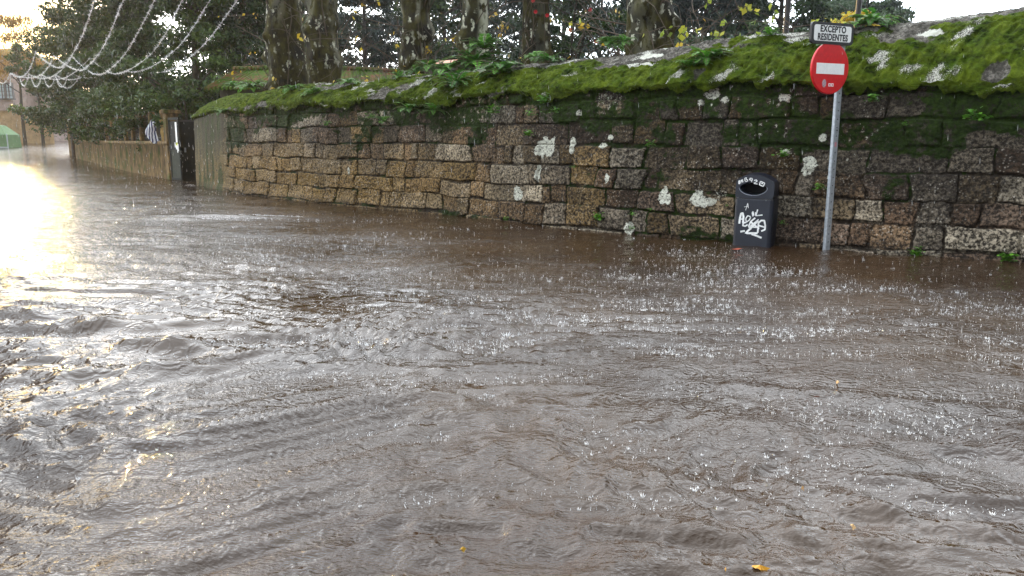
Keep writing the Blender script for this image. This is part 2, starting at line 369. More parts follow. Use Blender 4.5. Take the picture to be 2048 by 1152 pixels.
depth = stone*(.026+.05*(rnd[..., 0]-.5))+.035*(fbm(SG*7, ZG*7, 24, 4)-.5)*stone+.026*(fbm(SG*24, ZG*24, 25, 3)-.5)+.06*(fbm(SG*.9, ZG*.9, 26, 2)-.5)
plaster = sstep(6.9, 5.9, SG+.9*(fbm(SG*1.2, ZG*2.5, 33, 3)-.5))                       # the rendered round end of the wall
depth = depth*(1-plaster)+plaster*(.05+.03*(fbm(SG*5, ZG*3, 27, 4)-.5)); stone = stone*(1-plaster)+plaster
depth += .05*sstep(.20, -.05, ZG-.06*fbm(SG*2, SG*0, 28, 2))*sstep(3.5, 5, SG)*sstep(16.5, 14, SG)      # rough footing
PT = wall_pt(ss); NN = wall_n(ss)
batter = .03*(2-ZG)
FX = PT[None, :, 0]+NN[None, :, 0]*(depth+batter); FY = PT[None, :, 1]+NN[None, :, 1]*(depth+batter)
# colours: stone tones, moss and lichen patches
pal = .95*np.array([(.31, .23, .14), (.36, .30, .22), (.26, .17, .10), (.20, .14, .10), (.30, .25, .19), (.15, .095, .06), (.42, .36, .27), (.30, .20, .09)])
warm = sstep(HS(1350), HS(700), SG)*sstep(1.7, .5, ZG+.5*(fbm(SG*.8, ZG*1.2, 35, 3)-.5))  # golden light on the lower left stones, put into an ochre tone
ci = np.floor(rnd[..., 1]*7.99).astype(int); col = pal[ci]*(.55+.85*rnd[..., 4])[..., None]
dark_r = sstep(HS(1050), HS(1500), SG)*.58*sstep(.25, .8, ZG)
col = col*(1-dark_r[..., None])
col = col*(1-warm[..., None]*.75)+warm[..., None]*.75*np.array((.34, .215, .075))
big = fbm(SG*.8, ZG*.8, 50, 3); col = col*(1.12*(.60+.80*big))[..., None]
col[..., :] = col*(1-plaster[..., None])+plaster[..., None]*((np.array((.085, .085, .045))+sstep(1.5, .1, ZG)[..., None]*np.array((.11, .050, .000)))*(.3+1.3*fbm(SG*7, ZG*.9, 51, 3))[..., None])
joint = 1-stone
up = sstep(.55, 1.95, ZG)
mossn = fbm(SG*1.1, ZG*1.6, 60, 5, .6)
moss = sstep(.57, .67, mossn+.30*(up-.55)+.10*sstep(HS(1650), HS(1850), SG)*sstep(1.2, 1.6, ZG)+.10*joint+.04*sstep(.5, .2, ZG))
moss = np.maximum(moss, sstep(1.66, 1.92, ZG+.35*(fbm(SG*4, ZG*3, 38, 4)-.5))*sstep(5, 8, SG)); moss = np.maximum(moss, sstep(.25, .75, joint)*sstep(.50, .60, mossn+.20*(up-.2))*.9)
streak = sstep(.50, .60, fbm(SG*4.5, ZG*1.0, 62, 4))*plaster; moss = np.maximum(moss*(1-plaster), streak*.9)
mdark = sstep(1.95, 1.2, ZG)*.7*(1-plaster)
grime = np.clip(sstep(.45, .53, fbm(SG*1.6+4, ZG*2.2, 64, 5, .6)+.16*(up-.30)+.07*sstep(HS(800), HS(1400), SG)), 0, 1)*(1-.7*warm)
lich = np.zeros_like(SG)
s_of = None
def hit(px, py, dback=0.0):
    """first point of the wall seen at a pixel: (position, s, z, u behind the face)"""
    d = ray(px, py); o = np.array([0, 0, CAM_H]); hd = math.hypot(d[0], d[1])
    for T in np.arange(6.0, 34, .012):
        p = o+d*(T/hd); 
        k = np.argmin((WP[:, 0]-p[0])**2+(WP[:, 1]-p[1])**2); s = WS[k]; n = wall_n(np.array(s)); u = -float(np.dot(p[:2]-WP[k], n))
        if u >= -FO:
            if p[2] < float(lipz(s))+.02: return p, s, p[2], u
            top = capprof(s, u)
            if p[2] <= top: return p, s, p[2], u
            if u > .9: return p, s, p[2], u
    return p, s, p[2], u
def capprof(s, u):
    d = float(capd(s)); h_ = float(caph(s)); v = min(max(u/d, 0), 1); return float(lipz(s))+h_*math.sin(v*math.pi/2*1.02)**.85
lp = [(1088, 293, .20, .20, 1.), (1140, 292, .05, .13, 1), (1215, 275, .06, .05, 1), (1200, 290, .06, .05, 1), (1070, 345, .06, .16, 1), (1207, 356, .04, .07, 1), (1030, 387, .11, .12, 1),
      (1320, 390, .08, .14, 1), (1395, 400, .13, .12, 1), (1418, 404, .07, .07, 1), (1335, 398, .03, .09, 1), (1615, 333, .09, .12, 1), (1648, 276, .05, .05, 1), (1567, 304, .05, .04, 1),
      (1420, 190, .10, .10, .9), (1445, 200, .06, .05, .9), (1400, 205, .05, .05, .9), (1252, 456, .09, .10, .9), (695, 340, .05, .10, 1), (1702, 153, .03, .03, 1), (1715, 167, .05, .05, 1), (1575, 195, .06, .06, 1),
      (1210, 200, .25, .14, .45), (1660, 355, .03, .03, 1), (545, 240, .05, .12, .35), (500, 242, .06, .12, .4), (1435, 390, .1, .08, .5), (1770, 400, .2, .1, .25), (1560, 195, .04, .05, 1), (1155, 225, .05, .04, .9),
      (1870, 455, .28, .12, .30), (1740, 340, .06, .05, .5), (735, 300, .3, .12, .25), (1160, 385, .15, .2, .3), (1600, 470, .3, .15, .25)]
for px, py, a, b, st in lp:
    p, s, z, u = hit(px, py)
    nn_ = fbm(SG*13, ZG*13, 70, 3)
    dd = np.hypot((SG-s)/a, (ZG-z)/b)+1.3*(nn_-.5); lich = np.maximum(lich, st*sstep(1.0, .78, dd))
spk = sstep(.66, .76, fbm(SG*17, ZG*17, 71, 2))*.55*(1-warm)*stone*sstep(.4, .6, fbm(SG*.9, ZG*.9, 72, 2)); lich = np.maximum(lich, spk)
moss = moss*(1-lich)
wetl = sstep(.16, .02, ZG-.05*fbm(SG*3, SG*0, 73, 2))
att = lambda a: ('FLOAT', 'POINT', a)
def c4(c): return np.concatenate([c, np.ones(c.shape[:-1]+(1,))], -1)
tm = Mt('granite_masonry', .62, (.3, .25, .2))
cc = tm.attr('Col', 'Color'); mo = tm.attr('moss'); li = tm.attr('lichen'); jo = tm.attr('joint'); gr = tm.attr('grime'); mdk = tm.attr('mdark')
f1 = tm.noise(30, 5, .75); f2 = tm.noise(70, 4, .7); f3 = tm.noise(9, 4, .6)
vor = tm.n('TexVoronoi', {'Vector': tm.pos(), 'Scale': 30.}).outputs['Distance']
c = tm.mix(tm.ramp(f1, [(.44, 0.), (.55, 1.)]), tm.mix(.90, cc, (.010, .008, .006)), cc)       # pitted dark grain
spv = tm.math('MULTIPLY', tm.math('MULTIPLY', tm.ramp(vor, [(.20, 1.), (.34, 0.)]), tm.ramp(f3, [(.44, 0.), (.56, 1.)])), tm.ramp(tm.attr('grain'), [(.2, .15), (.8, 1.)]))
c = tm.mix(tm.math('MULTIPLY', spv, .9), c, tm.mix(.62, cc, (.74, .69, .60)))
c = tm.mix(tm.math('MULTIPLY', tm.ramp(f2, [(.56, 0.), (.66, 1.)]), .25), c, tm.mix(.45, cc, (.60, .52, .42)))
c = tm.mix(tm.math('MULTIPLY', tm.math('MULTIPLY', gr, tm.ramp(f1, [(.40, 1.), (.62, .35)])), .85), c, (.020, .016, .013))
c = tm.mix(tm.math('MULTIPLY', tm.ramp(jo, [(.35, 0.), (.75, .95)]), tm.ramp(tm.noise(3.2, 4, .6), [(.40, .45), (.56, 1.)])), c, (.014, .010, .007))
mg = tm.mix(tm.ramp(tm.noise(22, 4, .7), [(.3, 0.), (.7, 1.)]), (.004, .009, .002), (.034, .064, .006)); mg = tm.mix(tm.math('MULTIPLY', mdk, .6), mg, (.006, .010, .003))
mf = tm.math('MULTIPLY', mo, 1.0); mf = tm.ramp(tm.math('ADD', tm.math('MULTIPLY', mf, .70), tm.math('ADD', tm.math('MULTIPLY', tm.math('SUBTRACT', f1, .5), 1.8), tm.math('MULTIPLY', tm.math('SUBTRACT', f3, .5), 1.4))), [(.46, 0.), (.60, 1.)])
c = tm.mix(mf, c, mg)
lf = tm.ramp(tm.math('ADD', tm.math('MULTIPLY', li, .62), tm.math('ADD', tm.math('MULTIPLY', tm.math('SUBTRACT', f1, .5), 1.5), tm.math('MULTIPLY', tm.math('SUBTRACT', f2, .5), 1.2))), [(.38, 0.), (.62, 1.)])
c = tm.mix(lf, c, tm.mix(f3, (.70, .70, .63), (.52, .53, .42)))
tm.set('Base Color', c)
hh = tm.math('ADD', tm.math('MULTIPLY', f1, 1.4), tm.math('ADD', f2, tm.math('MULTIPLY', vor, -.8)))
tm.set('Normal', tm.bump(hh, .9, .012)); tm.set('Roughness', tm.ramp(f1, [(.3, .5), (.7, .85)])); tm.b.inputs['Specular IOR Level'].default_value = .10
wall = empty('stone_wall', (0, 0, 0)); tag(wall, 'long old granite block wall with mossy sloping top running beside the flooded street', 'wall')
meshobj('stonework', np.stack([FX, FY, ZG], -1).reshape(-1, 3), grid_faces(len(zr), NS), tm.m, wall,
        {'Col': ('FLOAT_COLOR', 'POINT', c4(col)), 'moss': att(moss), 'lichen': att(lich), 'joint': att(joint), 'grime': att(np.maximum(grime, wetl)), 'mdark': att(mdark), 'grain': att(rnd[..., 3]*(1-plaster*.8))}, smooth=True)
# sloping coping
nv = 84; vv = np.concatenate([np.linspace(-.30, -.01, 12), np.linspace(0, 1.0, 72)])
drape = .03+(.10*sstep(.40, .70, fbm(ss*1.1, ss*0+2, 36, 3))+.12*np.clip(fbm(ss*5, ss*0+3, 37, 5, .75)-.42, 0, 1)*2)*sstep(5, 8, ss)
SC, VC = np.meshgrid(ss, vv); vcl = np.clip(VC, 0, 1)
UC = np.where(VC < 0, -.115-VC*.09, -.11+(capd(SC)+.11)*vcl); ZC = lipz(SC)+caph(SC)*np.sin(vcl*math.pi/2*1.02)**.85+np.where(VC < 0, VC/.30*drape[None, :], 0)
cn = fbm(SC*9+VC*6, VC*7, 80, 4); cm = fbm(SC*1.3-VC*1.2, VC*2.2, 81, 4)
cmoss = sstep(.43, .53, cm-.03+.16*sstep(HS(1700), HS(1850), SC)*sstep(.9, .6, vcl)+.16*(fbm(SC*5-VC*5, VC*6+SC, 88, 3)-.5)+.05+.10*sstep(13, 8, SC)+.12*(1-vcl)-.30*sstep(.42, .74, vcl+.35*(fbm(SC*1.6, VC*2, 39, 3)-.5))*sstep(HS(700), HS(1100), SC)+.10*(cn-.5))
cl_ = fbm(SC*3.2-VC*3, VC*5, 83, 4); clich = .70*sstep(.62, .80, cl_+.12*sstep(.4, .8, vcl))*sstep(7, 11, SC)*.9
for px, py, a, b in [(1865, 68, .14, .05), (1350, 95, .35, .05), (1300, 112, .2, .04), (1290, 130, .22, .03)]:
    p, s, z, u = hit(px, py); clich = np.maximum(clich, sstep(1.1, .7, np.hypot((SC-s)/a, (ZC-z)/b)+1.2*(cn-.5)))
lump = (.075*(fbm(SC*2.2, VC*2.2, 84, 3)-.5)+.035*(fbm(SC*7, VC*8, 32, 3)-.5)+.075*(ridged(fbm(SC*9-VC*7, VC*8+SC*3, 85, 3))-.5)*cmoss+.045*(fbm(SC*26-VC*8, VC*20, 86, 3)-.5))
UC2 = UC-lump*.7; ZC2 = ZC+lump*.75
CX = PT[None, :, 0]-NN[None, :, 0]*UC2; CY = PT[None, :, 1]-NN[None, :, 1]*UC2
tcap = Mt('coping_stone', .7, (.3, .3, .3))
mo = tcap.attr('moss'); li = tcap.attr('lichen'); ln = tcap.attr('lump')
f1 = tcap.noise(30, 4, .65); f2 = tcap.noise(80, 3, .6); f3 = tcap.noise(5, 4, .6)
c = tcap.mix(tcap.ramp(f1, [(.35, 0.), (.65, 1.)]), (.03, .027, .022), (.26, .24, .21))
mg = tcap.mix(tcap.ramp(tcap.noise(13, 6, .75, tcap.n('Mapping', {0: tcap.pos(), 'Rotation': (.3, .5, .2), 'Scale': (.6, 1, 1.6)}).outputs[0]), [(.42, 0.), (.60, 1.)]), (.002, .005, .001), (.052, .095, .005))
mg = tcap.mix(tcap.ramp(f3, [(.35, 0.), (.65, 1.)]), mg, tcap.mix(f1, (.006, .014, .002), (.17, .23, .012)))
mf = tcap.ramp(tcap.math('ADD', mo, tcap.math('MULTIPLY', tcap.math('SUBTRACT', f1, .5), 1.1)), [(.40, 0.), (.60, 1.)])
c = tcap.mix(tcap.ramp(tcap.noise(7, 5, .7), [(.42, .8), (.58, 0.)]), c, (.035, .032, .026))
c = tcap.mix(mf, c, mg)
lf = tcap.ramp(tcap.math('ADD', li, tcap.math('MULTIPLY', tcap.math('SUBTRACT', f2, .5), 2.0)), [(.44, 0.), (.80, 1.)])
c = tcap.mix(lf, c, (.60, .60, .53)); tcap.set('Base Color', c)
tcap.set('Normal', tcap.bump(tcap.math('ADD', f1, f2), 1.0, .02)); tcap.b.inputs['Specular IOR Level'].default_value = .06
meshobj('coping', np.stack([CX, CY, ZC2], -1).reshape(-1, 3), grid_faces(nv, NS), tcap.m, wall, {'moss': att(cmoss*(1-clich)), 'lichen': att(clich), 'lump': att(lump)}, smooth=True)
# back of the wall
bs = np.linspace(0, WL, 120); PB = wall_pt(bs); NB = wall_n(bs); dB = capd(bs); V = []
for u_, z_ in ((0, None), (.12, -.12), (.2, -2.9)):
    Z = lipz(bs)+caph(bs) if z_ is None else (lipz(bs)+caph(bs)+z_)
    uu = dB-.004+u_; V.append(np.stack([PB[:, 0]-NB[:, 0]*uu, PB[:, 1]-NB[:, 1]*uu, Z-.004], -1))
meshobj('back_face', np.array(V).reshape(-1, 3), grid_faces(3, 120), simple('rough_stone', (.16, .14, .11), .8, nscale=6), wall)
# moss cushions: tiny blades standing on the coping and dangling from its lip
def scatter_blades(S_, V_, size, n, spread=.6):
    """n blades at coping parameters"""
    u = -.11+(capd(S_)+.11)*np.clip(V_, 0, 1); z = lipz(S_)+caph(S_)*np.sin(np.clip(V_, 0, 1)*math.pi/2*1.02)**.85+np.where(V_ < 0, V_, 0)
    P_ = wall_pt(S_); N_ = wall_n(S_); b = np.stack([P_[:, 0]-N_[:, 0]*u, P_[:, 1]-N_[:, 1]*u, z], -1)
    nrm = np.stack([N_[:, 0]*.75, N_[:, 1]*.75, np.full(n, .6)], -1)
    d = nrm+rng.normal(0, spread, (n, 3)); d /= np.linalg.norm(d, axis=1)[:, None]
    sd_ = np.cross(d, rng.normal(0, 1, (n, 3))); sd_ /= np.linalg.norm(sd_, axis=1)[:, None]
    L = size*rng.uniform(.5, 1.4, n)[:, None]; b = b-nrm*.008
    return np.stack([b-sd_*L*.22, b+sd_*L*.22, b+d*L], 1).reshape(-1, 3)
n = 120000; S_ = rng.uniform(1.5, WL-6, n); V_ = rng.uniform(-.05, 1.0, n)
mm = fbm(S_*1.3-V_*1.2, V_*2.2, 81, 4)+.10*sstep(13, 8, S_)+.12*(1-V_)-.30*sstep(.42, .74, V_+.35*(fbm(S_*1.6, V_*2, 39, 3)-.5))*sstep(HS(700), HS(1100), S_)-.03+.16*(fbm(S_*5-V_*5, V_*6+S_, 88, 3)-.5)
k = mm > .46+.10*(fbm(S_*4+2, V_*6, 31, 3)-.5); S_ = S_[k]; V_ = V_[k]; n = len(S_)
bl = scatter_blades(S_, V_, .019, n); tnt = np.clip(.5+1.5*(fbm(S_*3, V_*4, 87, 3)-.5)+2.2*(fbm(S_*12-V_*9, V_*15, 89, 3)-.5)+rng.normal(0, .16, n)-.20+.18*sstep(12, 8, S_)-.05, 0, 1)
mossm = leafmat('moss_leaf', [(.002, .004, .001), (.005, .012, .001), (.027, .060, .003), (.14, .215, .010)], .9, .15, .04)
_c = mossm.node_tree.nodes; _l = mossm.node_tree.links; _rp = [q for q in _c if q.type == 'VALTORGB'][0]; _n = _c.new('ShaderNodeTexNoise'); _n.inputs['Scale'].default_value = 3.5; _n.inputs['Detail'].default_value = 5; _n.inputs['Roughness'].default_value = .7
_r2 = _c.new('ShaderNodeMapRange'); _r2.inputs['From Min'].default_value = .46; _r2.inputs['From Max'].default_value = .58; _r2.inputs['To Max'].default_value = .8; _tc = _c.new('ShaderNodeTexCoord'); _l.new(_tc.outputs['Object'], _n.inputs['Vector']); _l.new(_n.outputs[0], _r2.inputs['Value'])
_mx = _c.new('ShaderNodeMix'); _mx.data_type = 'RGBA'; _l.new(_r2.outputs[0], _mx.inputs[0]); _l.new(_rp.outputs[0], _mx.inputs[6]); _mx.inputs[7].default_value = (.030, .026, .008, 1)      # patches of dead brown moss
for _q in [k_ for k_ in list(_l) if k_.from_node == _rp and k_.to_node != _mx]: _s = _q.to_socket; _l.remove(_q); _l.new(_mx.outputs[2], _s)
o = meshobj('moss', bl, np.arange(n*3, dtype=np.int32).reshape(-1, 3), mossm, wall, {'tint': ('FLOAT', 'FACE', tnt)}); o['kind'] = 'stuff'
# ---------------------------------------------------------------- road sign
galv = simple('galvanised_steel', (.42, .46, .50), .42, .55, 30, .22, .08, .002)
redp = simple('red_sign_paint', (.62, .004, .012), .32, 0, 20, .12, .02, .001)
whp = simple('white_sign_paint', (.88, .89, .89), .4, 0, 25, .06, .02, .001)
blk = simple('black_sign_paint', (.012, .012, .016), .4, 0, 20, .2, .02, .001)
gp = ground(1652, 500); topz = CAM_H+(at(1683, 50, gp[1])[2]-CAM_H)
sa = R(25)                                # plate yaw: its right edge lies farther away
root = empty('road_sign', (gp[0], gp[1], 0), sa); root.rotation_euler = (0, R(-1.25), sa)
tag(root, 'red round no-entry sign on a leaning grey pole under a white EXCEPTO RESIDENTES plate', 'road sign')
b = MB().box((0, 0, topz/2-.12), (.085, .045, topz+.20), 0, .008)
b.build('pole', galv, root, bevel=.002)
ho_ = MB()
for k in range(24):
    z = .10+k*.095
    a = np.arange(8)*math.pi/4; ho_.prism([(.0+.007*math.cos(q), z+.007*math.sin(q)) for q in a], -.0242, -.020)
ho_.build('bolt_holes', blk, root)
MB().box((-.002, -.0238, 1.24), (.030, .002, .050)).build('sticker', simple('pink_sticker', (.55, .25, .28), .5), root)
MB().box((.004, -.0238, 1.40), (.022, .002, .016)).build('sticker', simple('dark_sticker', (.08, .08, .09), .5), root)
def localz(py): return at(1652+.069*(500-py), py, gp[1])[2]
zc = localz(139); rad = .284; ox = -.20
a = np.arange(48)*2*math.pi/48
b = MB(); prof = [(0, -.052), (rad*.96, -.052), (rad*.985, -.050), (rad, -.044), (rad, -.026), (rad*.97, -.026), (0, -.030)]
V = [(ox, prof[0][1], zc)]; 
for r_, y_ in prof[1:-1]: V += [(ox+r_*math.cos(q), y_, zc+r_*math.sin(q)) for q in a]
V.append((ox, prof[-1][1], zc)); F = [(0, 1+(i+1) % 48, 1+i) for i in range(48)][::-1]
F = [(0, 1+i, 1+(i+1) % 48) for i in range(48)]
for l in range(4): F += [(1+l*48+i, 1+(l+1)*48+i, 1+(l+1)*48+(i+1) % 48, 1+l*48+(i+1) % 48) for i in range(48)]
F += [(len(V)-1, 1+4*48+(i+1) % 48, 1+4*48+i) for i in range(48)]
disc = MB().add(V, F).build('disc', redp, root)
MB().box((ox-.005, -.0535, zc-.005), (.425, .003, .118)).build('white_bar', whp, disc)
q = [(ox-.085+.030*math.cos(t_), zc-.165+.045*math.sin(t_)) for t_ in np.arange(20)*math.pi/10]
MB().prism(q, -.0545, -.0515).build('oval_sticker', simple('grey_sticker', (.42, .30, .34), .5, nscale=90, var=.7), disc)
for dx in (0, .044): MB().box((ox+.0+dx, -.0530, zc-.180), (.034, .003, .034)).build('square_sticker', whp, disc); MB().box((ox+dx, -.0545, zc-.180), (.016, .003, .016)).build('sticker_print', redp, disc)
zp = localz(71); pw, ph = .640, .232; px0 = ox-.01
def rrect(w_, h_, r_, cx, cz, n=6):
    P_ = []
    for sx, sz, a0 in ((1, 1, 0), (-1, 1, 90), (-1, -1, 180), (1, -1, 270)):
        for k in range(n+1):
            t_ = R(a0+90*k/n); P_.append((cx+sx*(w_/2-r_)+r_*math.cos(t_), cz+sz*(h_/2-r_)+r_*math.sin(t_)))
    return P_
plate = MB().prism(rrect(pw, ph, .045, px0, zp), -.056, -.026).build('text_plate', blk, root)
MB().prism(rrect(pw-.075, ph-.062, .028, px0, zp), -.0585, -.0555).build('plate_field', whp, plate)
def text(body, size, x, z, y, mat, parent, sx=1.0, name='lettering', off=.0):
    cu = bpy.data.curves.new(name, 'FONT'); cu.body = body; cu.size = size; cu.align_x = 'CENTER'; cu.align_y = 'CENTER'; cu.extrude = .001; cu.offset = off; cu.space_character = 1.08
    to = bpy.data.objects.new(name, cu); COL.objects.link(to)
    bpy.context.view_layer.update(); me = bpy.data.meshes.new_from_object(to.evaluated_get(bpy.context.evaluated_depsgraph_get()))
    bpy.data.objects.remove(to); o = bpy.data.objects.new(name, me); COL.objects.link(o); me.materials.clear(); me.materials.append(mat)
    o.parent = parent; o.location = (x, y, z); o.rotation_euler = (R(90), 0, 0); o.scale = (sx, 1, 1); return o
text('EXCEPTO', .095, px0, zp+.042, -.0598, blk, plate, .90, off=.0032)
text('RESIDENTES', .095, px0, zp-.044, -.0598, blk, plate, .84, off=.0032)
for z_ in (zc+.12, zc-.12, zp): MB().box((0, -.0235, z_), (.10, .010, .03)).build('clamp', galv, root)

# ---------------------------------------------------------------- litter bin
navy = simple('dark_blue_plastic', (.007, .010, .020), .36, 0, 6, .3, .12, .003)
gb = ground(1501, 493); bd_ = math.atan2(gb[0], gb[1]); bz = -bd_-R(14)   # yaw
root = empty('litter_bin', (gb[0], gb[1], 0), -R(29)+0)
root.rotation_euler = (0, 0, -(bd_)-R(13))
tag(root, 'dark blue plastic litter bin with white graffiti standing in the water against the wall', 'litter bin')
W2, D_, HB = .232, .36, .575
def body_prof(k=1.): return
b = MB(); V = []; lv = [(-.28, .98), (.0, .985), (HB-.01, 1.0), (HB, .992)]
def ring(k, z, w_=W2, d_=D_, c_=.035):
    w_ *= k; return [(-w_+c_, 0), (w_-c_, 0), (w_-.008, .008+.012), (w_, c_+.01), (w_, d_-c_), (w_-c_, d_), (-w_+c_, d_), (-w_, d_-c_), (-w_, c_+.01), (-w_+.008, .02)]
n = 10
for z, k in lv: V += [(x, y, z) for x, y in ring(k, z)]
F = [(l*n+i, l*n+(i+1) % n, (l+1)*n+(i+1) % n, (l+1)*n+i) for l in range(3) for i in range(n)]+[tuple(range(3*n, 4*n)), tuple(range(n-1, -1, -1))]
body = MB().add(V, F).build('body', navy, root, bevel=.006)
MB().box((0, D_/2, HB+.004), (W2*2-.02, D_-.02, .022)).build('seam', blk, root)
# hood: front arch with a lens-shaped opening
h0 = HB+.016; N = 40
def arch(x): t_ = x/W2; return h0+.195+.085*(1-abs(t_)**2.2)-.01*t_
oc = (-.018, h0+.115)
th = np.linspace(0, 2*math.pi, N, endpoint=False)
def lens(t_, g=1.): return (oc[0]+.163*g*math.cos(t_), oc[1]+(.078 if math.sin(t_) > 0 else .082)*g*math.copysign(abs(math.sin(t_))**1.15, math.sin(t_)))
def outer(t_):
    dx, dz = math.cos(t_), math.sin(t_); L = 0
    for L in np.arange(.02, .6, .002):
        x = oc[0]+dx*L; z = oc[1]+dz*L
        if abs(x) > W2-.006 or z < h0 or z > arch(x): break
    return (x, z)
O = [outer(t_) for t_ in th]; I = [lens(t_) for t_ in th]; I2 = [lens(t_, .93) for t_ in th]
V = [(x, 0, z) for x, z in O]+[(x, 0, z) for x, z in I]+[(x, .03, z) for x, z in I2]+[(x, .30, z) for x, z in I2]+[(x, .06, z-.0) for x, z in O]+[(x*.99, D_*.55, z+.02*(z > h0+.18)) for x, z in O]+[(x*.97, D_, h0+(z-h0)*.80) for x, z in O]
F = []
for i in range(N):
    j = (i+1) % N
    F += [(i, j, N+j, N+i), (N+i, N+j, 2*N+j, 2*N+i), (2*N+i, 2*N+j, 3*N+j, 3*N+i), (j, i, 4*N+i, 4*N+j), (4*N+j, 4*N+i, 5*N+i, 5*N+j), (5*N+j, 5*N+i, 6*N+i, 6*N+j)]
F += [tuple(range(3*N, 4*N)), tuple(range(7*N-1, 6*N-1, -1))]
hood = MB().add(V, F).build('hood', navy, root)
rim = simple('pale_rim', (.30, .33, .38), .45)  # paler line along the lower edge of the opening
P_ = [(lens(t_, 1.02)[0], -.002, lens(t_, 1.02)[1]) for t_ in np.linspace(math.pi*.98, 2.1*math.pi, 30)]
MB().tube(P_, .0032, 5).build('opening_rim', rim, hood)
inner = MB().prism([lens(t_, .9) for t_ in th], .2, .296); inner.build('dark_interior', simple('bin_interior', (.003, .003, .004), .9), hood)
gw = simple('white_graffiti_paint', (.78, .79, .78), .6)
g = MB()
def gx_(px, py): return ((px-1495)/70*.415+.006, (493-py)/(493-399.0)*.585-.005)
def st(pts, wd=.014): 
    P_ = np.array([gx_(*p) for p in pts]); t_ = np.linspace(0, len(P_)-1, len(P_)*5); i_ = np.arange(len(P_))
    g.ribbon(np.stack([np.interp(t_, i_, P_[:, 0]), np.interp(t_, i_, P_[:, 1])], 1), wd, -.0035-.0012*random.random(), .004)
z5 = lambda x, y: (1430+x/5.76, 320+y/5.76)
def sz(pts, wd=.014): st([z5(*p) for p in pts], wd)
sz([(218, 740), (222, 680), (232, 625), (250, 620), (262, 660), (262, 735)], .024); sz([(220, 690), (262, 685)], .014)
sz([(345, 655), (310, 645), (290, 680), (300, 720), (335, 690), (345, 660)], .013); sz([(300, 720), (265, 730), (262, 760), (290, 765), (318, 745)], .018)
sz([(372, 650), (360, 610), (368, 595), (382, 640)], .013); sz([(420, 570), (405, 640), (480, 628)], .014); sz([(395, 600), (402, 640)], .010)
sz([(400, 665), (350, 710), (330, 765), (360, 800)], .018); sz([(440, 680), (350, 760)], .014); sz([(352, 715), (440, 775), (440, 830)], .020)
sz([(445, 790), (440, 720), (470, 690), (505, 690), (520, 740), (520, 790), (480, 810)], .020); sz([(450, 750), (530, 765)], .018)
sz([(435, 695), (300, 845), (440, 835)], .024); sz([(370, 850), (430, 865), (490, 885)], .022); sz([(238, 832), (290, 818)], .022); sz([(330, 770), (420, 770)], .016)
sz([(262, 548), (312, 540)], .005); sz([(298, 510), (282, 585)], .006); sz([(300, 505), (312, 560)], .006)
g.build('graffiti', gw, body)
g = MB()
def hz_(x, y): return ((x-395)/415*.415-.012, h0+(450-y)/270*.262)
def sh(pts, wd=.009):
    P_ = np.array([hz_(*p) for p in pts]); t_ = np.linspace(0, len(P_)-1, len(P_)*4); i_ = np.arange(len(P_))
    g.ribbon(np.stack([np.interp(t_, i_, P_[:, 0]), np.interp(t_, i_, P_[:, 1])], 1), wd, -.0035-.001*random.random(), .004)
sh([(212, 280), (210, 245), (225, 240), (222, 262), (212, 262), (228, 275), (214, 282)]); sh([(236, 270), (240, 228), (248, 252), (256, 222), (258, 262)])
sh([(262, 250), (266, 256)]); sh([(286, 245), (280, 208), (300, 200), (296, 222), (318, 228), (312, 246), (288, 248)], .009)
sh([(372, 208), (345, 205), (338, 225), (370, 232), (372, 210), (362, 255)]); sh([(392, 232), (420, 224), (430, 240), (390, 268), (435, 275)], .010)
sh([(468, 240), (520, 260), (505, 302), (458, 282), (468, 242)], .012); sh([(480, 262), (500, 270)], .012)
g.build('graffiti', gw, hood)

# ---------------------------------------------------------------- floating leaves
def leafmesh(s):
    o = [(-.25, .38), (.0, .30), (.10, .12), (.30, .16), (.52, .05), (.66, .18), (.92, .16), (1.0, .34), (1.35, .50), (1.0, .62), (.86, .80), (.62, .70), (.40, .84), (.22, .62), (.0, .56)]
    V = [((x-.5)*s, (y-.45)*s*.7, .006*math.sin(x*5+y*3)) for x, y in o]+[(0, 0, .012)]
    n_ = len(o); return V, [(i, (i+1) % n_, n_) for i in range(n_)]
for k, (px, py, s_, c_, lab) in enumerate([(1518, 1140, .036, (.62, .30, .03), 'orange fallen leaf floating near the bottom edge of the flood'), (1450, 1145, .010, (.55, .28, .04), 'tiny orange leaf scrap floating left of the orange leaf'),
        (1476, 499, .10, (.30, .05, .02), 'reddish leaf floating right in front of the litter bin'), (1605, 980, .014, (.5, .28, .10), 'brown leaf riding a ripple at the lower right'),
        (1705, 1057, .014, (.5, .33, .16), 'pale brown leaf in the steep ripple at lower right'), (925, 1103, .012, (.60, .36, .04), 'yellow leaf scrap floating near the bottom centre'), (1675, 767, .022, (.45, .28, .14), 'tan leaf floating on the right side of the flood')]):
    q = ground(px, py, .012); v, f = leafmesh(s_)
    o = MB().add(v, f).build('floating_leaf', simple('leaf_litter', c_, .4, nscale=60), None); o.location = (q[0], q[1], .016); o.rotation_euler = (.1, .15, k*1.3)
    tag(o, lab, 'leaf', 'leaves floating on the flood')

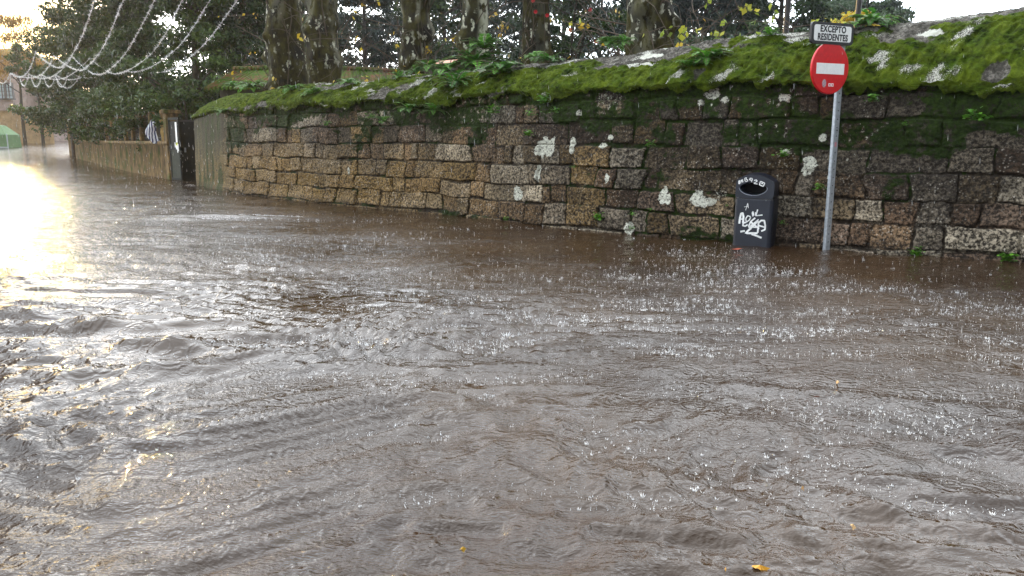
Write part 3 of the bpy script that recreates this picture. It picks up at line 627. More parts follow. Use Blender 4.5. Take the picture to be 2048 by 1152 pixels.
# ---------------------------------------------------------------- ferns and weeds on the wall
fernm = leafmat('fern_leaf', [(.020, .080, .010), (.06, .19, .02), (.15, .36, .04)], .45, .3, .4)
stemm = simple('stem_brown', (.09, .06, .03), .7)
def fern_geo(seed, size, nf=12, flat=.0):
    r = random.Random(seed); V = []; F = []; T_ = []; stems = []
    for i in range(nf):
        a = i/nf*6.283+r.uniform(-.3, .3); L = size*r.uniform(.7, 1.2); el = r.uniform(.5, 1.25); tn = r.random()
        P_ = []; p = np.zeros(3)
        for k in range(13):
            e_ = el-k/12*1.5; p = p+np.array([math.cos(a)*math.cos(e_), math.sin(a)*math.cos(e_), math.sin(e_)])*L/12; P_.append(p)
        P_ = np.array(P_); stems.append(P_[::3]); s_ = np.array([-math.sin(a), math.cos(a), 0])
        for k in range(1, 13):
            w_ = L*.27*math.sin(math.pi*(k/12.5))**.7*(1.15-k/20); d = P_[k]-P_[k-1]; d = d/np.linalg.norm(d)
            for sg in (-1, 1):
                o = s_*sg*w_+d*w_*.35+np.array([0, 0, r.uniform(-.25, .1)*w_]); n_ = len(V)
                V += [P_[k], P_[k]+o*.5+d*L*.055, P_[k]+o, P_[k]+o*.5-d*L*.045]; F.append((n_, n_+1, n_+2, n_+3)); T_.append(min(1, max(0, tn*.6+r.uniform(0, .4))))
    return np.array(V), np.array(F, dtype=np.int32), T_, stems
def weed_geo(seed, size, n_=60):
    r = random.Random(seed); V = []; F = []; T_ = []; stems = []
    for i in range(n_):
        d = np.array([r.gauss(0, .6), r.gauss(0, .6), r.uniform(-.1, 1.1)]); p = d*size*r.uniform(.3, .9); L = size*r.uniform(.25, .5)
        a = r.random()*6.28; u = np.array([math.cos(a), math.sin(a), r.uniform(-.4, .4)])*L; v_ = np.cross(u, [r.gauss(0, .4), r.gauss(0, .4), 1]); v_ = v_/(np.linalg.norm(v_)+1e-6)*L*.42
        k = len(V); V += [p-u*.5, p+v_, p+u*.6, p-v_]; F.append((k, k+1, k+2, k+3)); T_.append(r.random())
        if i % 6 == 0: stems.append(np.array([[0, 0, -.01], p*.5, p]))
    return np.array(V), np.array(F, dtype=np.int32), T_, stems
def plant(name, px, py, size, label, kind='fern', nf=12, cat='fern', group=None, mat=None, up=0):
    p, s, z, u = hit(px, py); n_ = wall_n(np.array(s)); base = p+np.array([n_[0]*.035, n_[1]*.035, up+(.03 if u > 0 else 0)])
    rt = empty(name, base, random.random()*6); tag(rt, label, cat, group)
    V, F, T_, stems = (fern_geo if kind == 'fern' else weed_geo)(int(px*7+py), size, nf)
    meshobj('fronds' if kind == 'fern' else 'leaves', V, F, mat or fernm, rt, {'tint': ('FLOAT', 'FACE', T_)})
    v, f = tube_np(stems, [size*.012]*len(stems), 4); meshobj('stems', v, f, stemm, rt)
G1 = 'ferns rooted in the wall top'; G2 = 'weeds growing from the wall joints'
for a_ in [(955, 140, .42, 'large bushy green fern bulging over the wall top below the pale mottled trunk', 26), (1005, 155, .34, 'bushy fern at the right side of the largest fern clump', 20), (915, 178, .32, 'fern hanging from the lip at the left foot of the largest fern clump', 18),
        (970, 105, .32, 'upright fern rising from the top of the largest fern clump', 16), (895, 150, .26, 'small fern on the cap just left of the largest fern clump', 14),
        (1415, 130, .24, 'feathery bright fern growing midway up the mossy cap left of the road sign', 18), (1385, 145, .18, 'low fern on the cap next to the feathery bright fern', 12), (1222, 97, .20, 'pale green fern on the crest left of the bare grey capstone', 14), (1250, 92, .16, 'short pale fern on the crest touching the bare grey capstone', 12),
        (1745, 55, .24, 'bright fern on the crest directly right of the white text plate', 16), (1722, 58, .16, 'small fern between the text plate and the bright crest fern', 12), (1100, 130, .22, 'fern on the cap below the trunk beside the camellia', 14), (1070, 122, .18, 'small fern on the crest at the foot of the trunk beside the camellia', 12),
        (860, 140, .24, 'fern on the crest below the forked trunk with peeling bark', 14), (835, 150, .20, 'low fern on the cap right below the forked trunk', 12), (800, 160, .16, 'small fern on the cap left of the forked trunk', 12), (590, 185, .22, 'fern on the far cap below the leftmost thick trunk', 14),
        (505, 180, .30, 'dark green fern bush near the rounded far end of the wall', 18), (470, 178, .26, 'yellowish fern nearest the rounded far end of the wall', 14), (630, 195, .22, 'fern hanging on the cap below the pair of thick trunks', 14), (700, 172, .2, 'short fern on the cap right of the pair of thick trunks', 12),
        (1640, 100, .14, 'tiny fern hidden behind the rim of the red disc', 10), (1540, 78, .12, 'tiny fern on the crest left of the text plate', 10), (450, 228, .2, 'fern hanging from the lip at the rounded far end of the wall', 12), (770, 245, .16, 'fern in the shade under the lip left of the largest fern clump', 12),
        (820, 222, .2, 'fern under the cap lip among dark stones', 14), (870, 225, .2, 'fern under the cap lip just left of the hanging fern clump', 14)]:
    plant('fern', a_[0], a_[1], a_[2]*1.4, a_[3], 'fern', int(a_[4]*1.5), 'fern', G1)
bright = leafmat('weed_leaf', [(.04, .12, .01), (.08, .22, .02), (.14, .34, .03)], .45, .3, .4)
for a_ in [(1200, 438, .085, 'round bright green weed tuft low on the wall above the waterline', 90), (1268, 430, .05, 'small weed in the joint right of the round bright tuft'), (1266, 458, .045, 'small weed beside the pale lichen stone at the waterline'), (1305, 420, .035, 'tiny weed two stones left of the pale lichen blotches'),
        (1566, 447, .05, 'small weed on the stone right behind the litter bin'), (1640, 378, .07, 'spreading weed left of the sign pole at mid height', 50), (1568, 313, .09, 'dark green weed in the joint above the litter bin', 70), (1832, 508, .08, 'weed tuft at the waterline right of the sign pole', 80),
        (2015, 520, .09, 'bright weed tuft at the waterline at the right end of the photo', 90), (1745, 203, .09, 'clover-like weed on the face right of the red disc', 60), (1950, 240, .12, 'dark green weed hanging high on the right part of the wall', 70), (1090, 205, .12, 'leafy weed under the lip above the white lichen stone', 70),
        (1065, 230, .08, 'yellow-green weed above the white lichen stone', 50), (1115, 225, .08, 'small weed right of the yellow-green weed'), (940, 445, .05, 'weed at the waterline near the middle of the wall', 50), (1015, 440, .06, 'low weed at the waterline below the white lichen spot', 50),
        (1300, 292, .08, 'dark weed in the joint right of the tan square stone', 50), (1060, 270, .10, 'green sprig lying along a joint left of the white lichen stone', 60), (745, 235, .1, 'small leafy weed on the dark upper stones', 60), (655, 250, .09, 'weed on the dark upper stones of the far part', 60), (1455, 412, .03, 'tiny weed touching the left side of the litter bin', 30),
        (990, 225, .12, 'drooping weed below the largest fern clump', 70), (1150, 335, .04, 'flat weed under the tan square stone', 40), (1810, 250, .05, 'small yellow-green weed on a stone right of the pole')]:
    plant('wall_weed', a_[0], a_[1], a_[2]*1.2, a_[3], 'weed', a_[4] if len(a_) > 4 else 40, 'weed', G2, bright)

# ---------------------------------------------------------------- garden wall, gate and pillar at the far end
lwp = [(341, 359), (290, 350), (240, 339), (190, 326), (152, 316)]
LW = []
for (px, py), Yg in zip(lwp, (0, 0, 0, 0, 0)):
    Y = 25.
    for _ in range(40): q = ground(px, py, float(gz(Y))); Y = .5*Y+.5*q[1]
    LW.append(q[:2])
LW = np.array(LW); e = LW[-1]-LW[-2]; LW = np.vstack([LW, LW[-1]+e*.35+np.array([-.3, 2.0])])
LWc = catmull(LW, 20); lseg = np.linalg.norm(np.diff(LWc, axis=0), axis=1); LWs = np.concatenate([[0], np.cumsum(lseg)])
def lw(s): return np.stack([np.interp(s, LWs, LWc[:, 0]), np.interp(s, LWs, LWc[:, 1])], -1)
def lwn(s): d = lw(s+.3)-lw(s-.3); d /= np.linalg.norm(d, axis=-1)[..., None]; return np.stack([-d[..., 1], d[..., 0]], -1)
tl = Mt('rain_streaked_granite', .8, (.3, .2, .1), spec=.1); P = tl.pos(); st_ = tl.n('Mapping', {0: P, 'Scale': (1, 1, .25)}).outputs[0]
c = tl.mix(tl.ramp(tl.noise(3.5, 5, .65, st_), [(.35, 0.), (.65, 1.)]), (.10, .065, .030), (.36, .235, .105)); c = tl.mix(tl.ramp(tl.noise(14, 4, .6, st_), [(.4, .8), (.6, 0.)]), c, (.07, .055, .035))
c = tl.mix(tl.ramp(tl.noise(1.3, 4), [(.52, 0.), (.62, .8)]), c, (.05, .075, .012)); tl.set('Base Color', c); tl.set('Normal', tl.bump(tl.noise(20, 5), .6, .02)); granite = tl.m
S2 = np.linspace(0, LWs[-1], 260); Q = lw(S2); N2 = -lwn(S2)
if np.dot(N2[0], -Q[0]) < 0: N2 = -N2
prof = [(.0, -.4), (.0, 1.10), (.05, 1.12), (.05, 1.24), (-.40, 1.26), (-.40, -.4)]
V = []
for u_, z_ in prof:
    base = gz(Q[:, 1])*.35; jit = .02*(fbm(S2*2, S2*0+z_*3, 90, 3)-.5)
    V.append(np.stack([Q[:, 0]+N2[:, 0]*(u_+jit), Q[:, 1]+N2[:, 1]*(u_+jit), (z_+base if z_ > 0 else np.full(len(S2), z_))], -1))
root = empty('garden_wall', (Q[0, 0], Q[0, 1], 0)); tag(root, 'low tan granite garden wall carrying stone posts and dark railings, curving away up the street', 'wall')
off = np.array([Q[0, 0], Q[0, 1], 0])
meshobj('wall_base', np.array(V).reshape(-1, 3)-off, grid_faces(len(prof), 260), granite, root)
pst = MB(); iron = simple('dark_iron', (.018, .014, .014), .5)
lx = np.arange(.9, LWs[-1]-.3, 1.75)
for s_ in lx:
    p_ = lw(s_); b_ = float(gz(p_[1]))*.35; d_ = lwn(s_); rz = math.atan2(d_[0], -d_[1])
    MB().box((p_[0]-off[0]-.17*N2[0, 0], p_[1]-off[1]-.17*N2[0, 1], 1.25+b_+.5), (.26, .26, 1.0), rz, .02).build('stone_post', granite, root)
rl = [];
for z_ in (1.36, 1.95): rl.append(np.stack([Q[:, 0]-.17*N2[:, 0]-off[0], Q[:, 1]-.17*N2[:, 1]-off[1], z_+gz(Q[:, 1])*.35], -1)[::8])
for s_ in np.arange(.1, LWs[-1], .16):
    p_ = lw(s_)-.17*N2[0]-off[:2]; b_ = float(gz(lw(s_)[1]))*.35; rl.append(np.array([[p_[0], p_[1], 1.27+b_], [p_[0], p_[1], 2.1+b_]]))
v, f = tube_np(rl, [.012]*len(rl), 4); meshobj('railings', v, f, iron, root)
# pillar
gpil = ground(336, 359); rz = math.atan2(-(LW[1]-LW[0])[1], -(LW[1]-LW[0])[0])
pil = empty('gate_pillar', (gpil[0]+.12, gpil[1]+.22, 0), rz); tag(pil, 'square mossy granite gate pillar with a flat cap at the end of the low garden wall', 'pillar')
zt = at(333, 222, gpil[1])[2]
MB().box((0, 0, zt/2-.1), (.40, .40, zt+.1), 0, .02).build('shaft', granite, pil)
MB().box((0, 0, zt-.02), (.54, .54, .13), 0, .03).build('cap', granite, pil)
# gate
gm = simple('black_green_gate_paint', (.008, .010, .010), .7, 0, 8, .4, .2, .01, .15); gpl = simple('weathered_gate_planks', (.030, .036, .026), .75, 0, 7, .35, .3, .01, .2)
A = ground(340, 360.5)[:2]+np.array([.06, .05]); B = A+np.array([.60, -.62]); d_ = B-A; Lg = float(np.linalg.norm(d_)); gt = empty('garden_gate', (A[0], A[1], 0), math.atan2(d_[1], d_[0]))
tag(gt, 'tall dark metal garden gate leaf standing ajar beside the mossy pillar, with white notices', 'gate')
zg = at(355, 238, A[1])[2]
fr = MB()
for c_, s_ in [((Lg/2, 0, .05), (Lg, .05, .08)), ((Lg/2, 0, zg), (Lg, .05, .08)), ((Lg/2, 0, zg*.52), (Lg, .05, .09)), ((.03, 0, zg/2), (.06, .05, zg)), ((Lg-.03, 0, zg/2), (.06, .05, zg))]: fr.box(c_, s_)
fr.build('gate_frame', gm, gt); MB().box((Lg/2, .006, zg*.26+.02), (Lg-.1, .022, zg*.46)).build('lower_panel', gpl, gt); MB().box((Lg/2, .006, zg*.75), (Lg-.1, .02, zg*.42)).build('upper_panel', gm, gt)
MB().box((Lg*.80, -.035, zg*.78), (.13, .006, .62)).build('white_notice', whp, gt); MB().box((Lg*.80, -.036, zg*.78-.36), (.13, .008, .09)).build('yellow_strip', simple('yellow_paper', (.6, .65, .05), .6), gt)
nn = MB()
for x_, z_, w_, h_ in [(.62, .58, .05, .16), (.72, .55, .05, .16), (.80, .55, .07, .13), (.90, .54, .05, .22), (.84, .49, .06, .12)]: nn.box((Lg*x_, -.034-.002*x_, zg*z_), (w_, .006, h_))
nn.build('torn_paper', whp, gt)
C_ = A+np.array([.46, -.40]); D2 = C_+np.array([.66, .0]); d_ = D2-C_; g2 = empty('garden_gate', (C_[0]+.02, C_[1]+.12, 0), math.atan2(d_[1], d_[0])); L2 = float(np.linalg.norm(d_))
tag(g2, 'narrow plain black gate leaf in shadow against the rounded end of the big wall', 'gate')
MB().box((L2/2, 0, zg*.48), (L2, .04, zg*.96)).build('panel', gm, g2); MB().box((L2*.2, -.03, zg*.5), (.05, .03, .14)).build('latch', galv, g2); MB().box((L2/2, -.024, zg*.97), (L2, .03, .06)).build('top_rail', iron, g2)
# banner and yellow tape hung on the railings
bq = at(311, 262, 25.6); ban = MB(); V = []; nn_ = 14
for i in range(nn_):
    z_ = i/(nn_-1); xo = -.22*math.sin(z_*math.pi)
    for j in range(4): V.append((xo-.10+.11*j+.02*math.sin(z_*8+j), -.03+.03*math.sin(j*2+z_*5), .38-z_*.80))
ban.add(V, [tuple(q) for q in grid_faces(nn_, 4)])
tb = Mt('striped_cloth', .6, (.7, .72, .8)); wv_ = tb.n('TexWave', {'Vector': tb.pos(), 'Scale': 3.4, 'Distortion': 5.0, 'Detail': 2.}); tb.set('Base Color', tb.mix(tb.ramp(wv_.outputs[0], [(.42, 0.), (.5, 1.)]), (.02, .03, .12), (.72, .74, .80)))
o = ban.build('cloth_banner', tb.m); o.location = bq; tag(o, 'crumpled navy and white cloth banner tied to the railing left of the pillar', 'banner'); sm = o.modifiers.new('s', 'SOLIDIFY'); sm.thickness = .01
bq = at(320, 265, 25.2); V = []
for i in range(12):
    z_ = i/11
    for j in range(3): V.append((.06*j+.10*z_+.02*math.sin(z_*9), -.02+.02*math.sin(j+z_*7), .42-z_*.84))
o = MB().add(V, [tuple(q) for q in grid_faces(12, 3)]).build('cloth_strip', simple('ochre_cloth', (.42, .28, .08), .6)); o.location = bq
tag(o, 'long ochre cloth strip hanging beside the pillar next to the navy banner', 'cloth strip'); sm = o.modifiers.new('s', 'SOLIDIFY'); sm.thickness = .01
# ---------------------------------------------------------------- garden ground behind the walls
gs = simple('leaf_mould', (.045, .035, .02), .9, 0, 3, .4, .4, .03)
s_ = np.linspace(2.5, WL, 60); PW = wall_pt(s_)-wall_n(s_)*.9
V = [(p[0], p[1], 1.0) for p in PW]+[(70, 30, 1.0), (80, 160, 2.2), (-22, 160, 2.2), (-20.5, 70, 1.8), (LW[4][0]+1.0, LW[4][1]+1, .9), (LW[2][0]+.8, LW[2][1]+.6, .6), (LW[0][0]+1.0, LW[0][1]+1.0, .5)]
tag(MB().add(V, [tuple(range(len(V)))]).build('garden_ground', gs), kind='structure')
greyw0 = simple('grey_house_render', (.30, .28, .26), .8, 0, 2, .2, .2, .02); rs0 = simple('brown_roof', (.12, .06, .04), .8); wf0 = simple('house_window_frame', (.5, .5, .48), .5); gl0 = simple('dark_glass', (.03, .04, .05), .1)
# ---------------------------------------------------------------- trees
def leaves_np(centers, radii, n, size, flat=.6, up=.2, aspect=.5, seed=1, droop=0, tintvar=.25):
    """n leaf quads spread through clumps; returns verts, faces, tint"""
    r = np.random.default_rng(seed); k = r.integers(0, len(centers), n)
    d = r.normal(0, 1, (n, 3)); d /= np.linalg.norm(d, axis=1)[:, None]; rad = r.random(n)**.45
    p = centers[k]+d*rad[:, None]*radii[k][:, None]*np.array([1, 1, flat])
    nrm = d*.6+r.normal(0, .6, (n, 3))+np.array([0, 0, up]); nrm /= np.linalg.norm(nrm, axis=1)[:, None]
    u = np.cross(nrm, r.normal(0, 1, (n, 3))); u[:, 2] -= droop; u /= np.linalg.norm(u, axis=1)[:, None]; v = np.cross(nrm, u)
    L = (size*r.uniform(.6, 1.35, n))[:, None]
    V = np.stack([p-u*L*.5, p+v*L*aspect*.5+nrm*L*.08, p+u*L*.6, p-v*L*aspect*.5+nrm*L*.08], 1).reshape(-1, 3)
    ct = r.random(len(centers)); t_ = np.clip(.25+.45*ct[k]+r.normal(0, tintvar*.6, n)+.10*d[:, 2], 0, 1)
    return V, np.arange(n*4, dtype=np.int32).reshape(-1, 4), t_
def limb(a, b, r, sag=.1, n=6):
    a = np.array(a, float); b = np.array(b, float); L = np.linalg.norm(b-a); t_ = np.linspace(0, 1, n)[:, None]
    P_ = a+(b-a)*t_; o = np.array([r.gauss(0, sag), r.gauss(0, sag), r.gauss(0, sag)])*L; P_ = P_+o*np.sin(t_*math.pi)+np.array([0, 0, .06*L])*np.sin(t_*math.pi); return P_
def clump_tree(name, label, base, H_, cr, nleaf, size, mat, bark, seed, z0=.35, group=None, cat='tree', nclump=60, shape='round', tr=.22, droop=0, lean=(0, 0), crad=.26, asp=.5, gaps=0.):
    r = random.Random(seed); base = np.array(base, float); rt = empty(name, base); tag(rt, label, cat, group)
    C_ = []; Rd = []
    while len(C_) < nclump:
        u = r.random(); z_ = H_*(z0+(1-z0)*u)
        if shape == 'cone': w_ = cr*(1-u)**.8+.15*cr
        elif shape == 'column': w_ = cr*(.75+.35*math.sin(u*9))*(1-u**4*.8)
        else: w_ = cr*math.sin(math.pi*(.12+.85*u))**.6
        a = r.random()*6.283; q = w_*math.sqrt(r.random())
        if r.random() < gaps and q < w_*.6: continue
        C_.append((q*math.cos(a)+lean[0]*u, q*math.sin(a)+lean[1]*u, z_)); Rd.append(cr*crad*r.uniform(.55, 1.3))
    C_ = np.array(C_); Rd = np.array(Rd)
    V, F, T_ = leaves_np(C_, Rd, nleaf, size, .55 if shape != 'cone' else .35, aspect=asp, seed=seed, droop=droop)
    zt_ = H_*.92; tk = np.array([[0, 0, -.6], [lean[0]*.1, lean[1]*.1, H_*.25], [lean[0]*.45+r.gauss(0, .1), lean[1]*.45, H_*.55], [lean[0]*.9, lean[1]*.9, zt_]])
    v, f = tube_np([catmull(tk, 6)], [np.linspace(tr, tr*.2, 19)], 10)
    trunk = meshobj('trunk', v, f, bark, rt, smooth=True)
    ls = []; lr = []
    for i in r.sample(range(nclump), min(nclump, 34)):
        c_ = C_[i]; h_ = max(H_*.12, c_[2]-np.hypot(c_[0], c_[1])*r.uniform(.3, .8)); q = min(1, h_/zt_)
        st_ = np.array([lean[0]*q, lean[1]*q, h_]); ls.append(limb(st_, c_, r, .07)); lr.append(np.linspace(tr*.38*(1-q*.5), .012, 6))
    v, f = tube_np(ls, lr, 5); meshobj('limbs', v, f, bark, trunk)
    meshobj('crown', V, F, mat, rt, {'tint': ('FLOAT', 'FACE', T_)}); return rt
darkbark = simple('dark_bark', (.045, .035, .026), .85, 0, 9, .4, .8, .03)
evm = leafmat('evergreen_leaf', [(.006, .016, .004), (.018, .044, .010), (.060, .105, .022)], .42, .18, .22)
evm2 = leafmat('laurel_leaf', [(.008, .022, .004), (.030, .068, .010), (.10, .16, .03)], .42, .2, .25)
conm = leafmat('conifer_needles', [(.004, .011, .009), (.011, .028, .020), (.026, .052, .034)], .6, .08, .3)
golm = leafmat('gold_lit_leaf', [(.16, .10, .03), (.34, .20, .05), (.50, .32, .10)], .5, .3, .3)  # golden sunlight on the foliage put into the leaf colour
yelm = leafmat('yellow_leaf', [(.30, .20, .02), (.55, .38, .03), (.50, .55, .08)], .5, .35, .3)
def bx(px, Y, z=.8): q = at(px, 300, Y); return (q[0], q[1], z)
G3 = 'dark evergreen trees behind the garden wall'
EV = [(500, 28.5, 9.6, 2.0, 15000, 'evergreen tree just behind the rounded end of the big wall'), (400, 27.5, 10.0, 2.3, 24000, 'tall evergreen rising directly behind the garden gate'), (318, 30.5, 10.5, 2.5, 26000, 'broad evergreen behind the mossy pillar'),
      (262, 35.5, 11.0, 2.8, 25000, 'evergreen overhanging the middle of the railings'), (205, 42, 11.5, 3.1, 23000, 'evergreen overhanging the far half of the railings'), (163, 48, 10.2, 3.0, 20000, 'outermost pale green evergreen at the far end of the garden wall')]
for k, (px, Y, h_, cr, nl, lab) in enumerate(EV):
    clump_tree('evergreen_tree', lab, bx(px, Y, .4), h_*.84, cr, nl, .15 if Y < 33 else .19, evm if k % 2 == 0 else evm2, darkbark, 100+k, z0=.16, group=G3, nclump=85, shape='column', tr=.2, crad=.30)
for k, (px, Y, h_, cr, nl, lab) in enumerate([(300, 28.6, 2.9, 1.0, 6500, 'laurel bush bulging over the railings left of the cloth banner'), (262, 32, 3.2, 1.3, 7000, 'laurel bush bulging over the middle of the railings'), (225, 37, 3.6, 1.5, 6000, 'laurel bush over the far railings'), (185, 43, 4.2, 1.8, 5000, 'laurel bush near the far end of the railings'), (372, 25.3, 2.9, .9, 5000, 'dark shrub filling the gap above the garden gate'), (150, 50, 4.2, 1.3, 3500, 'ragged shrub overhanging the street at the far end of the garden wall')]):
    clump_tree('laurel_bush', lab, bx(px, Y, .5), h_, cr, nl, .11 if Y < 35 else .15, evm2, darkbark, 140+k, z0=.15, group='laurel bushes behind the railings', cat='bush', nclump=40, tr=.07, crad=.34)
# conifers and woods farther back
WD = [(560, 44, 15, 3.4), (650, 52, 17, 4.0), (735, 47, 15, 3.0), (810, 58, 18, 4.2), (890, 46, 14, 3.0), (960, 55, 17, 3.8), (1040, 50, 15, 3.4), (1120, 44, 15, 3.2), (1195, 50, 15, 3.8), (1265, 40, 14, 3.2), (1330, 46, 15, 3.6), (1400, 38, 13, 3.2), (1470, 44, 14, 3.4), (1540, 37, 12.5, 3.0), (1605, 42, 12.5, 3.0), (1680, 36, 9.5, 2.6), (1735, 46, 11, 2.6), (500, 40, 14, 3.0)]
for k, (px, Y, h_, cr) in enumerate(WD):
    nb = ['leftmost', 'second from left', 'third from left', 'fourth from left', 'fifth from left', 'sixth from left', 'seventh from left', 'eighth from left', 'ninth from left', 'tenth from left', 'eleventh from left', 'twelfth from left', 'sixth from right', 'fifth from right', 'fourth from right', 'second last', 'rightmost', 'one hazy dark tree at the far left side'][k]
    con = k % 3 != 1
    clump_tree('conifer_tree' if con else 'woodland_tree', (nb+' of the hazy woodland trees beyond the wall') if k < 17 else 'hazy dark tree between the evergreens and the leftmost thick trunk', bx(px, Y, .9), h_*.82, cr, 15000, .27, conm if con else evm, darkbark, 200+k, z0=.10, group='hazy woodland trees beyond the garden', nclump=110, shape='cone' if con else 'round', tr=.26, crad=.28, asp=.34 if con else .5, droop=.5 if con else 0, gaps=.2)
for k, (px, Y, h_, cr, lab) in enumerate([(560, 34, 3.6, 2.6, 'undergrowth behind the leftmost thick trunk'), (720, 36, 3.4, 2.8, 'undergrowth between the second trunk and the forked trunk'), (890, 33, 3.2, 2.6, 'undergrowth between the forked and the pale trunk'), (1010, 36, 3.6, 2.4, 'undergrowth right of the pale mottled trunk'), (1180, 31, 3.8, 2.4, 'undergrowth behind the camellia'),
        (1370, 28, 4.2, 2.3, 'undergrowth right of the thickest trunk'), (1480, 27, 4.1, 2.0, 'undergrowth left of the dark lamp post'), (1600, 27, 4.4, 2.0, 'undergrowth behind the text plate')]):
    clump_tree('undergrowth_bush', 'dark hazy '+lab, bx(px, Y, .9), h_, cr, 7000, .16, evm if k % 2 else conm, darkbark, 500+k, z0=.08, group='dark undergrowth bushes behind the wall', cat='bush', nclump=50, tr=.06, crad=.26)
C_ = []; Rd = []; r = random.Random(77)
for k in range(330):
    px = r.uniform(430, 1740); Y = r.uniform(72, 92); q = at(px, 300, Y); C_.append((q[0], q[1], 1.5+16.5*r.random()**1.25*(1 if px < 1500 else .62))); Rd.append(r.uniform(1.1, 2.4))
V, F, T_ = leaves_np(np.array(C_), np.array(Rd), 52000, .48, .8, seed=78, aspect=.6)
tag(meshobj('far_wood', V, F, evm, None, {'tint': ('FLOAT', 'FACE', T_)}), 'hazy far-off wood closing the view behind all the garden trees', 'wood', kind='stuff')
# plane trees with mottled bark
tp = Mt('mottled_plane_bark', .8, (.1, .08, .05), spec=.12); P = tp.pos(); ps = tp.n('Mapping', {0: P, 'Scale': (1, 1, .55)}).outputs[0]
wv3 = tp.n('VectorMath', {0: tp.n('Mapping', {0: P, 'Scale': (1, 1, .5)}).outputs[0], 1: tp.n('VectorMath', {0: tp.noise(6, 4, .7, None, 1), 1: (.22, .22, .22)}, operation='MULTIPLY').outputs[0]}, operation='ADD').outputs[0]
v1 = tp.n('TexVoronoi', {'Vector': wv3, 'Scale': 8.}); nb_ = tp.noise(2.2, 3)
c = tp.mix(tp.ramp(tp.noise(5, 5, .6, ps), [(.35, 0.), (.65, 1.)]), (.010, .008, .004), (.070, .062, .014)); c = tp.mix(tp.ramp(nb_, [(.5, 0.), (.62, .8)]), c, (.016, .014, .012))
fl = tp.math('MULTIPLY', tp.ramp(v1.outputs['Distance'], [(.28, 1.), (.38, 0.)]), tp.ramp(nb_, [(.50, 0.), (.60, 1.)]))
fw = tp.attr('pale'); fl = tp.math('MAXIMUM', fl, tp.math('MULTIPLY', fw, tp.ramp(tp.noise(7, 4, .6, ps), [(.42, 0.), (.50, 1.)])))
c = tp.mix(fl, c, tp.mix(tp.noise(12), (.60, .58, .50), (.40, .42, .28))); tp.set('Base Color', c); tp.set('Normal', tp.bump(tp.noise(16, 6, .65, ps), 1., .05)); plane_bark = tp.m
twm = simple('twig_bark', (.085, .06, .04), .8)
